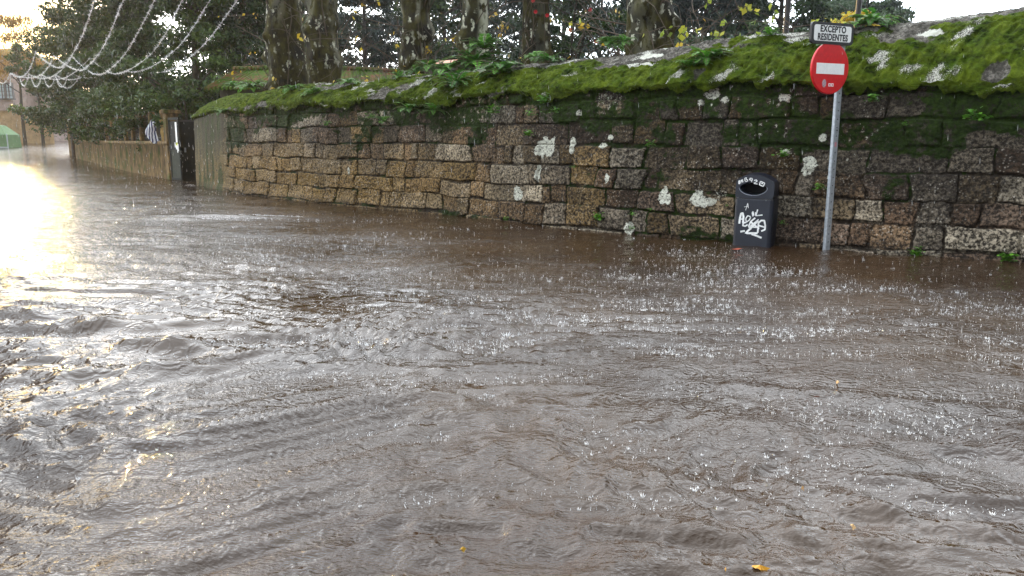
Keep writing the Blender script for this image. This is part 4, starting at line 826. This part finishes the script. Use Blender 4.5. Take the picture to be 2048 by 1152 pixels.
def plane_tree(px, wpx, Y, label, seed, dark=.0, lean=0., burls=6, twigs=26, leaves=60, pale=.3):
    r = random.Random(seed); g_ = np.random.default_rng(seed); q = at(px, 150, Y); base = np.array([q[0], q[1], .9]); R0 = wpx/2/1480*Y*1.0
    rt = empty('plane_tree', base); tag(rt, label, 'tree', 'plane trees behind the wall')
    H_ = 5.4; nz_, na = 90, 44; z_ = np.linspace(-.3, H_, nz_); a = np.arange(na)*2*math.pi/na; ZZ, AA = np.meshgrid(z_, a, indexing='ij')
    Rr = R0*(1.12-.06*ZZ)+.10*R0*np.exp(-ZZ/.5)
    nx = fbm(np.cos(AA)*1.6+ZZ*.7+seed, np.sin(AA)*1.6+ZZ*1.1, seed % 40, 4); Rr = Rr*(.86+.30*nx)+.035*(fbm(np.cos(AA)*5+seed, np.sin(AA)*5+ZZ*5, 5+seed % 40, 3)-.5)
    for _ in range(burls):
        bz_ = r.uniform(1.2, 4.6); ba = r.choice([r.uniform(-.6, .4), r.uniform(2.6, 3.8), r.uniform(4, 5.4)]); bs_ = r.uniform(.12, .26); da = np.abs((AA-ba+math.pi) % (2*math.pi)-math.pi)*R0
        Rr += r.uniform(.5, 1.0)*R0*.42*np.exp(-((da/bs_)**2+((ZZ-bz_)/bs_)**2))*(.6+.8*fbm(AA*9, ZZ*9, 12, 2))
    X_ = Rr*np.cos(AA)+lean*ZZ+.08*np.sin(ZZ*1.1+seed); Y_ = Rr*np.sin(AA)
    F = grid_faces(nz_, na+1); idx = np.arange(nz_*(na+1)).reshape(nz_, na+1); idx2 = (np.arange(nz_)[:, None]*na+(np.arange(na+1) % na)[None, :]).ravel(); F = idx2[F]
    pa_ = pale*sstep(.4, .7, fbm(np.cos(AA)*1.5+seed, ZZ*.8+np.sin(AA), 9, 2))+.0*AA
    trunk = meshobj('trunk', np.stack([X_, Y_, ZZ], -1).reshape(-1, 3), F.astype(np.int32), plane_bark, rt, {'pale': ('FLOAT', 'POINT', pa_)}, smooth=True)
    ls = []; lr = []; tips = []
    for i in range(5):
        a_ = i*1.26+r.random(); L = r.uniform(1.6, 2.8); b_ = np.array([lean*H_+.08*math.sin(H_*1.1+seed), 0, H_-.2]); e_ = b_+np.array([math.cos(a_)*L*.7, math.sin(a_)*L*.7, L]); ls.append(limb(b_, e_, r, .08, 8)); lr.append(np.linspace(R0*.55, R0*.16, 8)); tips.append(e_)
    v, f = tube_np(ls, lr, 8); meshobj('limbs', v, f, plane_bark, trunk, {'pale': ('FLOAT', 'POINT', np.full(len(v), pale))}, smooth=True)
    tl_ = []; tr_ = []; lp_ = []
    for i in range(twigs+30):
        if i < twigs: zz = r.uniform(.8, 4.8); a_ = r.uniform(0, 6.28); b_ = np.array([lean*zz+R0*math.cos(a_), R0*math.sin(a_), zz])
        else: b_ = r.choice(tips)+np.array([r.gauss(0, .2) for _ in range(3)]); a_ = r.random()*6.28
        L = r.uniform(.7, 2.1); e_ = b_+np.array([math.cos(a_)*L*.75, math.sin(a_)*L*.75, r.uniform(.1, 1.)*L]); P_ = limb(b_, e_, r, .10, 7); tl_.append(P_); tr_.append(np.linspace(.014, .004, 7)); lp_ += [P_[k] for k in (3, 4, 5, 6)]
        for _ in range(2): k = r.randint(2, 5); e2 = P_[k]+np.array([r.gauss(0, .3), r.gauss(0, .3), r.uniform(.0, .5)])*L*.5; P2 = limb(P_[k], e2, r, .1, 5); tl_.append(P2); tr_.append(np.linspace(.008, .003, 5)); lp_ += [P2[4], P2[3]]
    v, f = tube_np(tl_, tr_, 4); tw_ = meshobj('twigs', v, f, twm, rt)
    if leaves:
        c_ = np.array(r.sample(lp_, min(len(lp_), leaves))); V, F, T_ = leaves_np(c_, np.full(len(c_), .12), len(c_)*2, .085, 1, aspect=.85, seed=seed, droop=.4); meshobj('leaves', V, F, yelm, tw_, {'tint': ('FLOAT', 'FACE', T_)})
for a_ in [(576, 72, 20, 'leftmost thick plane trunk, olive-brown, rising above the mossy shed roof', 1, .0, .01, 5, 26, 30, .15), (656, 58, 18.5, 'second thick plane trunk from the left, flecked with white bark flakes and dark burls', 2, 0, -.01, 9, 30, 30, .25),
           (826, 50, 16.5, 'forked plane trunk with peeling pale bark on its left side', 3, 0, .03, 9, 30, 50, .5), (953, 52, 14.5, 'pale white-mottled plane trunk with burls above the largest fern clump', 4, 0, -.03, 6, 30, 40, 1.0),
           (1068, 54, 15.5, 'plane trunk standing just left of the red-flowered camellia', 5, 0, -.02, 5, 20, 30, .1), (1288, 88, 13.5, 'thickest dark plane trunk, right of the camellia', 6, 0, .0, 8, 34, 60, .12)]:
    plane_tree(*a_)
# second stem of the forked trunk and thin twiggy saplings with yellow-green leaves over the crest
def sapling(px, Y, label, seed, h_=2.4, nl=60, spread=1.2, mat=None):
    r = random.Random(seed); q = at(px, 300, Y); rt = empty('sapling', (q[0], q[1], .9)); tag(rt, label, 'sapling', 'twiggy saplings behind the wall crest')
    ls = []; lr = []; lp_ = []
    for i in range(12):
        e_ = np.array([r.gauss(0, spread), r.gauss(0, .5), h_*r.uniform(.5, 1.15)]); P_ = limb((r.gauss(0, .1), 0, -.2), e_, r, .12, 9); ls.append(P_); lr.append(np.linspace(.013, .003, 9))
        for _ in range(4): k = r.randint(3, 8); e2 = P_[k]+np.array([r.gauss(0, .5), r.gauss(0, .3), r.uniform(-.1, .4)]); P2 = limb(P_[k], e2, r, .1, 5); ls.append(P2); lr.append(np.linspace(.006, .002, 5)); lp_ += [P2[3], P2[4], P2[2]]
    v, f = tube_np(ls, lr, 4); meshobj('stems', v, f, twm, rt)
    c_ = np.array(r.sample(lp_, min(nl, len(lp_)))); V, F, T_ = leaves_np(c_, np.full(len(c_), .09), len(c_)*2, .095, 1, aspect=.85, seed=seed, droop=.4); meshobj('leaves', V, F, mat or yelm, rt, {'tint': ('FLOAT', 'FACE', T_)})
yg = leafmat('yellow_green_leaf', [(.10, .18, .02), (.28, .36, .04), (.55, .45, .06)], .5, .4, .3)
sapling(1440, 11.8, 'sapling with yellow-green leaves over the crest between the thickest trunk and the dark post', 11, 2.2, 70, .9, yg)
sapling(1510, 11.2, 'low yellow-green sapling just left of the dark lamp post', 12, 1.9, 50, .5, yg)
sapling(720, 17.5, 'bare thin sapling between the second and the forked trunk', 13, 2.8, 16, 1.3)
sapling(890, 16.0, 'sparse sapling between the forked and the pale mottled trunk', 14, 3.0, 30, 1.2)
sapling(1130, 14.5, 'bare sapling leaning in front of the camellia', 15, 2.6, 10, 1.0)
sapling(620, 21, 'bare sapling between the two leftmost trunks', 16, 3.6, 12, 1.4)
sapling(1360, 12.6, 'bare arching sapling right of the thickest trunk', 17, 2.6, 22, 1.1)
# camellia with red flowers
# unseen house added left of the view so its wall shades the near water
hr = empty('house', (-24.5, 8.5, 0)); tag(hr, 'grey rendered house outside the view, added to shade the near water', 'house', 'unseen house added for shade')
MB().box((7.4, 2.3, 2.6), (14.8, 4.6, 5.8)).build('walls', greyw0, hr); MB().add([(-.3, -.4, 5.5), (15.1, -.4, 5.5), (15.1, 5.0, 5.5), (-.3, 5.0, 5.5), (0, 2.3, 6.5), (14.8, 2.3, 6.5)], [(0, 1, 5, 4), (1, 2, 5), (2, 3, 4, 5), (3, 0, 4), (0, 3, 2, 1)]).build('roof', rs0, hr)
for k in range(5):
    for z_ in (1.6, 4.0):
        f_ = MB().box((1.8+2.8*k, -.03, z_), (1.1, .10, 1.5)).build('window', wf0, hr); MB().box((1.8+2.8*k, -.07, z_), (.9, .06, 1.3)).build('pane', gl0, f_)
q = bx(1150, 16, .9); rt = clump_tree('camellia_bush', 'glossy dark camellia bush with a few red flowers between two plane trunks', q, 4.2, 1.15, 6500, .085, evm, darkbark, 300, z0=.22, cat='bush', nclump=50, tr=.06, crad=.26, gaps=.3)
fm = simple('red_petals', (.55, .02, .03), .5); r = random.Random(5)
for (px, py) in [(1071, 24), (1094, 31), (1192, 84), (1066, 2), (1140, 60), (1180, 20)]:
    p = at(px, py, 14.9+r.random()*.2)-np.array(q); V = []; F = []
    for k in range(7):
        a_ = k*.9; n_ = len(V); d_ = np.array([math.cos(a_)*.035, -.01, math.sin(a_)*.035]); e_ = np.array([-math.sin(a_)*.022, 0, math.cos(a_)*.022]); V += [p, p+d_*.6+e_, p+d_*1.2+np.array([0, -.02, 0]), p+d_*.6-e_]; F.append((n_, n_+1, n_+2, n_+3))
    MB().add(V, F).build('red_flower', fm, rt)
# yellow-leaved tree at the right crest
clump_tree('autumn_tree', 'small tree with yellow autumn leaves behind the crest above the road sign', bx(1690, 15, .9), 2.9, .85, 1500, .085, yelm, darkbark, 301, z0=.45, nclump=26, tr=.05, crad=.22, gaps=.3)
clump_tree('bamboo_clump', 'wispy pale green tree behind the two dark posts at the right', bx(1700, 24, .9), 6.6, 1.5, 4200, .11, leafmat('wispy_leaf', [(.03, .06, .03), (.07, .11, .06), (.12, .17, .08)], .5, .3), darkbark, 302, z0=.2, nclump=46, tr=.05, crad=.25, asp=.3, cat='tree')
# dark posts
for px, Y, h_, lab in [(1572, 12.5, 3.2, 'left of the two thin dark lamp posts rising behind the wall crest'), (1713, 12.5, 3.0, 'right of the two thin dark posts, behind the text plate side of the crest')]:
    q = at(px, 60, Y); rt = empty('lamp_post', (q[0], q[1], .9)); tag(rt, lab, 'post', 'dark posts behind the wall')
    MB().tube([(0, 0, -.3), (0, 0, 2.), (0, 0, h_+1.5)], [.055, .045, .04], 10).build('post', iron, rt); MB().tube([(0, 0, -.3), (0, 0, .9)], [.09, .075], 10).build('post_base', iron, rt)
    MB().tube([(0, 0, h_+1.45), (0, 0, h_+1.55), (0, 0, h_+1.9), (0, 0, h_+2.0)], [.06, .16, .20, .02], 8).build('lantern', iron, rt)

# ---------------------------------------------------------------- shed and tiled roofs behind the wall
tiler = Mt('mossy_roof_tiles', .85, (.4, .15, .08), spec=.1); wv_ = tiler.n('TexWave', {'Vector': tiler.pos(), 'Scale': 2.2}, bands_direction='X').outputs[0]
c = tiler.mix(tiler.noise(8, 4), (.06, .03, .018), (.20, .08, .045)); c = tiler.mix(tiler.ramp(tiler.noise(2.2, 5, .7), [(.46, 1.), (.60, 0.)]), c, (.05, .09, .010)); tiler.set('Base Color', c); tiler.set('Normal', tiler.bump(wv_, 1., .06))
def gable(name, label, cat, px0, px1, Y0, Y1, zeave, zridge, dep, wallmat, overhang=.3):
    A = at(px0, 150, Y0)[:2]; B = at(px1, 150, Y1)[:2]; d_ = B-A; L = float(np.linalg.norm(d_)); rt = empty(name, (A[0], A[1], .8), math.atan2(d_[1], d_[0])); tag(rt, label, cat)
    z0, z1 = zeave-.8, zridge-.8
    MB().add([(0, 0, 0), (L, 0, 0), (L, dep, 0), (0, dep, 0), (0, 0, z0), (L, 0, z0), (L, dep, z0), (0, dep, z0), (0, dep/2, z1-.05), (L, dep/2, z1-.05)], [(0, 1, 5, 4), (1, 2, 6, 9, 5), (2, 3, 7, 6), (3, 0, 4, 8, 7)]).build('wall', wallmat, rt)
    n_ = int(L/.11); xs = np.linspace(-overhang, L+overhang, n_*2); rf = MB()
    for sg in (0, 1):
        y0 = -overhang if sg == 0 else dep+overhang; ze = z0-(z1-z0)*overhang/(dep/2); V = []
        for t_ in (0, .33, .66, 1): V += [(x, y0+(dep/2-y0)*t_, ze+(z1-ze)*t_+(.03 if i % 2 else -.01)+.02*random.random()) for i, x in enumerate(xs)]
        V2 = [(x, y, z-.08) for x, y, z in V]; m_ = len(xs); fs = [tuple(q) for q in grid_faces(4, m_)]
        rf.add(V, fs); rf.add(V2, fs)
        rf.add(V[:m_]+V2[:m_], [(i, i+1, m_+i+1, m_+i) for i in range(m_-1)])
        for j in (0, m_-1): rf.add([V[j+k*m_] for k in range(4)]+[V2[j+k*m_] for k in range(4)], [(i, i+1, 4+i+1, 4+i) for i in range(3)])
    roof = rf.build('roof', tiler.m, rt)
    MB().tube([(-overhang, dep/2, z1+.03), (L/2, dep/2, z1+.04), (L+overhang, dep/2, z1+.03)], .09, 8).build('ridge_tiles', tiler.m, roof); return rt
rs = simple('old_stone_wall', (.07, .06, .045), .8, 0, 5, .4, .6, .04)
gable('garden_shed', 'low stone shed with a mossy tiled roof behind the far end of the wall', 'shed', 438, 560, 22.6, 22.0, 2.92, 3.42, 2.2, rs)
gable('garden_outbuilding', 'stone outbuilding with a mossy eave showing between the plane trunks', 'shed', 560, 800, 24.5, 25.5, 3.05, 3.75, 3.0, rs, .2)
A = at(800, 125, 22)[:2]; B = at(945, 125, 20.5)[:2]; d_ = B-A; L = float(np.linalg.norm(d_)); rt = empty('garden_partition_wall', (A[0], A[1], .8), math.atan2(d_[1], d_[0])); tag(rt, 'grey partition wall capped with orange tiles between the forked and pale trunks', 'wall')
zt_ = at(870, 124, 21.2)[2]-.8
MB().box((L/2, .15, zt_/2-.04), (L, .25, zt_-.06)).build('wall', rs, rt); MB().add([(0, -.1, zt_-.06), (L, -.1, zt_-.06), (L, .4, zt_-.06), (0, .4, zt_-.06), (0, .15, zt_+.05), (L, .15, zt_+.05)], [(0, 1, 5, 4), (3, 2, 5, 4)[::-1], (0, 4, 3), (1, 2, 5), (0, 3, 2, 1)]).build('tile_coping', simple('orange_clay_tile', (.50, .19, .10), .6, 0, 12), rt)

# ---------------------------------------------------------------- far end of the street
tan = simple('tan_wall', (.36, .24, .12), .8, 0, 2.5, .35, .5, .03); pk = simple('pinkish_granite', (.33, .25, .22), .8, 0, 2, .3, .4, .03); greyw = simple('grey_render', (.42, .40, .38), .8, 0, 2, .2, .2, .02)
glass = simple('pale_window_glass', (.40, .50, .55), .12, 0, 2, .2, .05, .01); wfr = simple('window_frame_paint', (.10, .09, .09), .5); wh2 = simple('white_frame', (.78, .78, .76), .5)
def facing(px0, px1, Y): A = at(px0, 280, Y); B = at(px1, 280, Y); return A, B
A, B = facing(-260, 100, 64); zb = float(gz(64)); rt = empty('street_wall', (A[0], A[1], zb)); tag(rt, 'tall tan stone wall closing the far end of the street behind the green tent', 'wall'); L = B[0]-A[0]; hh_ = at(60, 222, 64)[2]-zb
MB().box((L/2, .3, hh_/2-.2), (L, .6, hh_+.4)).build('masonry', tan, rt); MB().box((L/2, .3, hh_+.07), (L+.1, .75, .14)).build('coping', pk, rt)
def house(label, px0, px1, Y, ytop, yroof, mat, wins, depth_=9, doors=()):
    A, B = facing(px0, px1, Y); zb = float(gz(Y)); rt = empty('house', (A[0], A[1], zb)); tag(rt, label, 'house', 'houses at the far end of the street'); L = B[0]-A[0]; h_ = at((px0+px1)/2, ytop, Y)[2]-zb; hr = at((px0+px1)/2, yroof, Y)[2]-zb
    MB().box((L/2, depth_/2, h_/2-.3), (L, depth_, h_+.6)).build('walls', mat, rt)
    rf = MB().add([(-.5, -.6, h_), (L+.5, -.6, h_), (L+.5, depth_+.6, h_), (-.5, depth_+.6, h_), (1.5, depth_/2, hr), (L-1.5, depth_/2, hr)], [(0, 1, 5, 4), (1, 2, 5), (2, 3, 4, 5), (3, 0, 4), (0, 3, 2, 1)]).build('roof', tiler.m, rt)
    MB().box((L/2, -.1, h_-.12), (L+.2, .5, .2)).build('cornice', greyw, rt)
    for (x0, y0, x1, y1, nm) in wins:
        a = at(x0, y1, Y)-np.array([A[0], A[1], zb]); b = at(x1, y0, Y)-np.array([A[0], A[1], zb]); w_, hh2 = b[0]-a[0], b[2]-a[2]; cx, cz = (a[0]+b[0])/2, (a[2]+b[2])/2
        f_ = MB(); fm_ = wh2 if nm == 'door' else wfr
        for c_, s2_ in [((cx, -.04, cz+hh2/2), (w_+.2, .16, .12)), ((cx-w_/2-.04, -.04, cz), (.12, .16, hh2)), ((cx+w_/2+.04, -.04, cz), (.12, .16, hh2)), ((cx, -.06, cz-hh2/2), (w_+.35, .26, .14))]: f_.box(c_, s2_)
        if nm != 'door':
            f_.box((cx, -.05, cz), (.06, .10, hh2))
            for k in range(1, 4): f_.box((cx, -.05, cz-hh2/2+hh2*k/4), (w_, .08, .04))
        fo = f_.build('window' if nm != 'door' else 'door', fm_, rt); MB().box((cx, -.006, cz), (w_, .05, hh2)).build('pane' if nm != 'door' else 'door_panel', glass if nm != 'door' else greyw, fo)
house('pinkish stone house with tall paired windows and a tiled roof at the left edge', -330, 34, 76, 108, 84, pk, [(-1, 167, 10, 198, 'w'), (13, 167, 24, 198, 'w'), (-60, 167, -46, 198, 'w')])
house('lower rain-blurred house with a wide window right of the pinkish house', 38, 100, 80, 150, 135, pk, [(50, 165, 66, 190, 'w'), (72, 163, 92, 192, 'w')], 7)
house('small tan house with a white framed doorway beside the end of the garden wall', 96, 146, 84, 205, 190, tan, [(121, 248, 133, 281, 'door'), (102, 240, 110, 262, 'w')], 7)
# hanging foliage coloured gold for sunlight on leaves and rain, before the houses
clump_tree('gold_lit_tree', 'tree with drooping leaves tinted gold for sunlight in front of the pinkish house', bx(52, 62, 1.1), 10.0, 2.7, 5200, .26, golm, darkbark, 401, z0=.5, nclump=34, tr=.16, droop=1.8, asp=.25, crad=.3, gaps=.2)
clump_tree('evergreen_tree', 'small dark tree behind the gold-lit tree at the house corner', bx(88, 60, 1.0), 8.0, 1.9, 4200, .22, evm2, darkbark, 402, z0=.5, nclump=30, tr=.14, crad=.32)
clump_tree('plane_tree', 'tree whose leaf tips hang into the top left corner of the photo', (-22.2, 22.5, 0), 11.5, 3.2, 9000, .16, evm2, darkbark, 403, z0=.42, nclump=60, tr=.2)
# pair of timber posts at the corner
q = ground(149, 314, .30); rt = empty('timber_post', (q[0], q[1], .2)); tag(rt, 'brown timber utility post at the far corner of the garden wall', 'post'); ph_ = at(149, 243, q[1])[2]
MB().tube([(0, 0, -.3), (0, 0, ph_)], [.14, .11], 10).build('pole', simple('wet_timber', (.07, .045, .03), .6, 0, 6), rt); MB().box((-.30, .2, ph_/2), (.16, .16, ph_), 0, .01).build('side_post', tan, rt)
# green tent
q = at(-6, 293, 55); rt = empty('market_tent', (q[0], q[1], float(gz(55)))); tag(rt, 'green fabric tent with a sloping roof at the left edge of the street', 'tent'); gn = simple('green_fabric', (.10, .20, .08), .6, 0, 3, .15, .3, .03)
w_ = .78; MB().add([(-w_, 0, 0), (w_, 0, 0), (w_, 1.6, 0), (-w_, 1.6, 0), (-w_, 0, .95), (w_*.9, 0, .95), (w_*.9, 1.6, .95), (-w_, 1.6, .95), (-w_*.3, .5, 1.65), (w_*.1, .5, 1.6), (w_*.1, 1.1, 1.6), (-w_*.3, 1.1, 1.65)], [(0, 1, 5, 4), (1, 2, 6, 5), (2, 3, 7, 6), (3, 0, 4, 7), (4, 5, 9, 8), (5, 6, 10, 9), (6, 7, 11, 10), (7, 4, 8, 11), (8, 9, 10, 11)]).build('fabric', gn, rt)
MB().box((w_+.04, -.02, .5), (.05, .05, 1.0)).build('frame_pole', galv, rt); MB().box((0, -.02, .04), (2*w_, .04, .06)).build('ground_bar', galv, rt)

# ---------------------------------------------------------------- white tinsel garlands over the street
tin = simple('white_tinsel', (.92, .93, .94), .3, 0, 20, .05, .02, .001); cab = simple('garland_cable', (.5, .5, .52), .6)
def curve_pts(segs):
    out_ = []
    for (x0, y0, Y0), (xm, ym, Ym), (x1, y1, Y1) in segs:      # parabola through three points
        A_, M_, B_ = at(x0, y0, Y0), at(xm, ym, Ym), at(x1, y1, Y1); t_ = np.linspace(0, 1, 36)[:, None]; tm_ = np.linalg.norm(M_-A_)/(np.linalg.norm(M_-A_)+np.linalg.norm(B_-M_)); 
        C_ = (M_-A_*(1-tm_)**2-B_*tm_**2)/(2*tm_*(1-tm_)); out_.append(A_*(1-t_)**2+2*C_*t_*(1-t_)+B_*t_**2)
    return out_
Rk = [(60, 420), (60, 420), (165, 425), (240, 430), (320, 430), (395, 410)]; Qk = [(205, 300), (310, 320), (415, 325), (517, 335), (612, 340), (710, 335)]; Nk = [(545, 0), (710, 0), (890, 0), (1050, 0), (1210, 0), (1365, 0)]
Mk = [(470, 215), (600, 260), (745, 275), (905, 270), (1040, 255), (1190, 240)]; lows = [(335, 390), (455, 405), (560, 430), (660, 425), (760, 415), (900, 420)]
q1 = [(140, 435), (215, 440), (290, 445), (360, 452), (440, 455), (540, 445)]
sc_ = 2.88; ordn = ['leftmost', 'second from left', 'third from left', 'third from right', 'second from right', 'rightmost']
for k in range(6):
    n0 = (Nk[k][0]+(Nk[k][0]-Mk[k][0])*.30, Nk[k][1]-Mk[k][1]*.30)
    T_ = [(Nk[k][0]/sc_+(Nk[k][0]-Mk[k][0])/sc_*.6, -Mk[k][1]/sc_*.7, 17), (lows[k][0]/sc_, lows[k][1]/sc_, 26), (Qk[k][0]/sc_, Qk[k][1]/sc_, 30)]
    # catenary shape of the long swoop: polyline through the measured points
    px_ = [T_[0][:2], (Nk[k][0]/sc_, Nk[k][1]/sc_), (Mk[k][0]/sc_, Mk[k][1]/sc_), ((Mk[k][0]*.45+lows[k][0]*.55)/sc_-2, (Mk[k][1]*.22+lows[k][1]*.78)/sc_), (lows[k][0]/sc_, lows[k][1]/sc_), (((lows[k][0]+Qk[k][0])/2-4)/sc_, (lows[k][1]*.62+Qk[k][1]*.38)/sc_), (Qk[k][0]/sc_, Qk[k][1]/sc_)]
    dep_ = [17, 19, 21.5, 24, 26, 28.5, 30]
    big_ = catmull(np.array([at(a, b, d) for (a, b), d in zip(px_, dep_)]), 16)
    lines = [big_]+curve_pts([((Qk[k][0]/sc_, Qk[k][1]/sc_, 30), (q1[k][0]/sc_, q1[k][1]/sc_, 33), (Rk[k][0]/sc_, Rk[k][1]/sc_, 36))])
    x3 = [-25, 60, 112, 178, 250, 320][k]; lines += curve_pts([((Rk[k][0]/sc_, Rk[k][1]/sc_, 36), ((Rk[k][0]+x3)/2/sc_, [480, 492, 495, 500, 500, 500][k]/sc_, 38), (x3/sc_, 440/sc_, 40))])
    if k == 5: lines += curve_pts([((460/sc_, 435/sc_, 34), (385/sc_, 507/sc_, 36), (320/sc_, 440/sc_, 38))])
    rt = empty('tinsel_garland', big_[-1]); tag(rt, ordn[k]+' of the six swooping white tinsel garlands strung over the street', 'garland', 'white tinsel garlands over the street')
    b0 = big_[-1]
    v, f = tube_np([l-b0 for l in lines], [.009]*len(lines), 4); meshobj('cable', v, f, cab, rt)
    Vt = []
    for l in lines:
        sl = np.linalg.norm(np.diff(l, axis=0), axis=1); cs_ = np.concatenate([[0], np.cumsum(sl)]); n_ = int(cs_[-1]*60); u_ = rng.uniform(0, cs_[-1], n_); c_ = np.stack([np.interp(u_, cs_, l[:, i]) for i in range(3)], -1)-b0
        clus = (vn(u_*5, u_*0, 7) > .25); c_ = c_[clus]; n_ = len(c_)
        d_ = rng.normal(0, 1, (n_, 3)); d_ /= np.linalg.norm(d_, axis=1)[:, None]; s3 = np.cross(d_, rng.normal(0, 1, (n_, 3))); s3 /= np.linalg.norm(s3, axis=1)[:, None]; L_ = rng.uniform(.03, .085, n_)[:, None]
        Vt.append(np.stack([c_-s3*.008, c_+s3*.008, c_+d_*L_], 1).reshape(-1, 3))
    Vt = np.concatenate(Vt); meshobj('tinsel', Vt, np.arange(len(Vt), dtype=np.int32).reshape(-1, 3), tin, rt)
# ---------------------------------------------------------------- haze: rain-filled air
hz = MB().box((0, 40, 14.5), (150, 150, 32)); 
hm = bpy.data.materials.new('haze'); hm.use_nodes = True; ht = hm.node_tree; ht.nodes.clear()
ho = ht.nodes.new('ShaderNodeOutputMaterial'); hv = ht.nodes.new('ShaderNodeVolumePrincipled')
hv.inputs['Color'].default_value = (.90, .94, 1.0, 1); hv.inputs['Density'].default_value = .0004; hv.inputs['Anisotropy'].default_value = .6
ht.links.new(hv.outputs[0], ho.inputs['Volume'])
tag(hz.build('haze', hm), 'rain-laden haze thickening down the street', 'haze', kind='stuff')
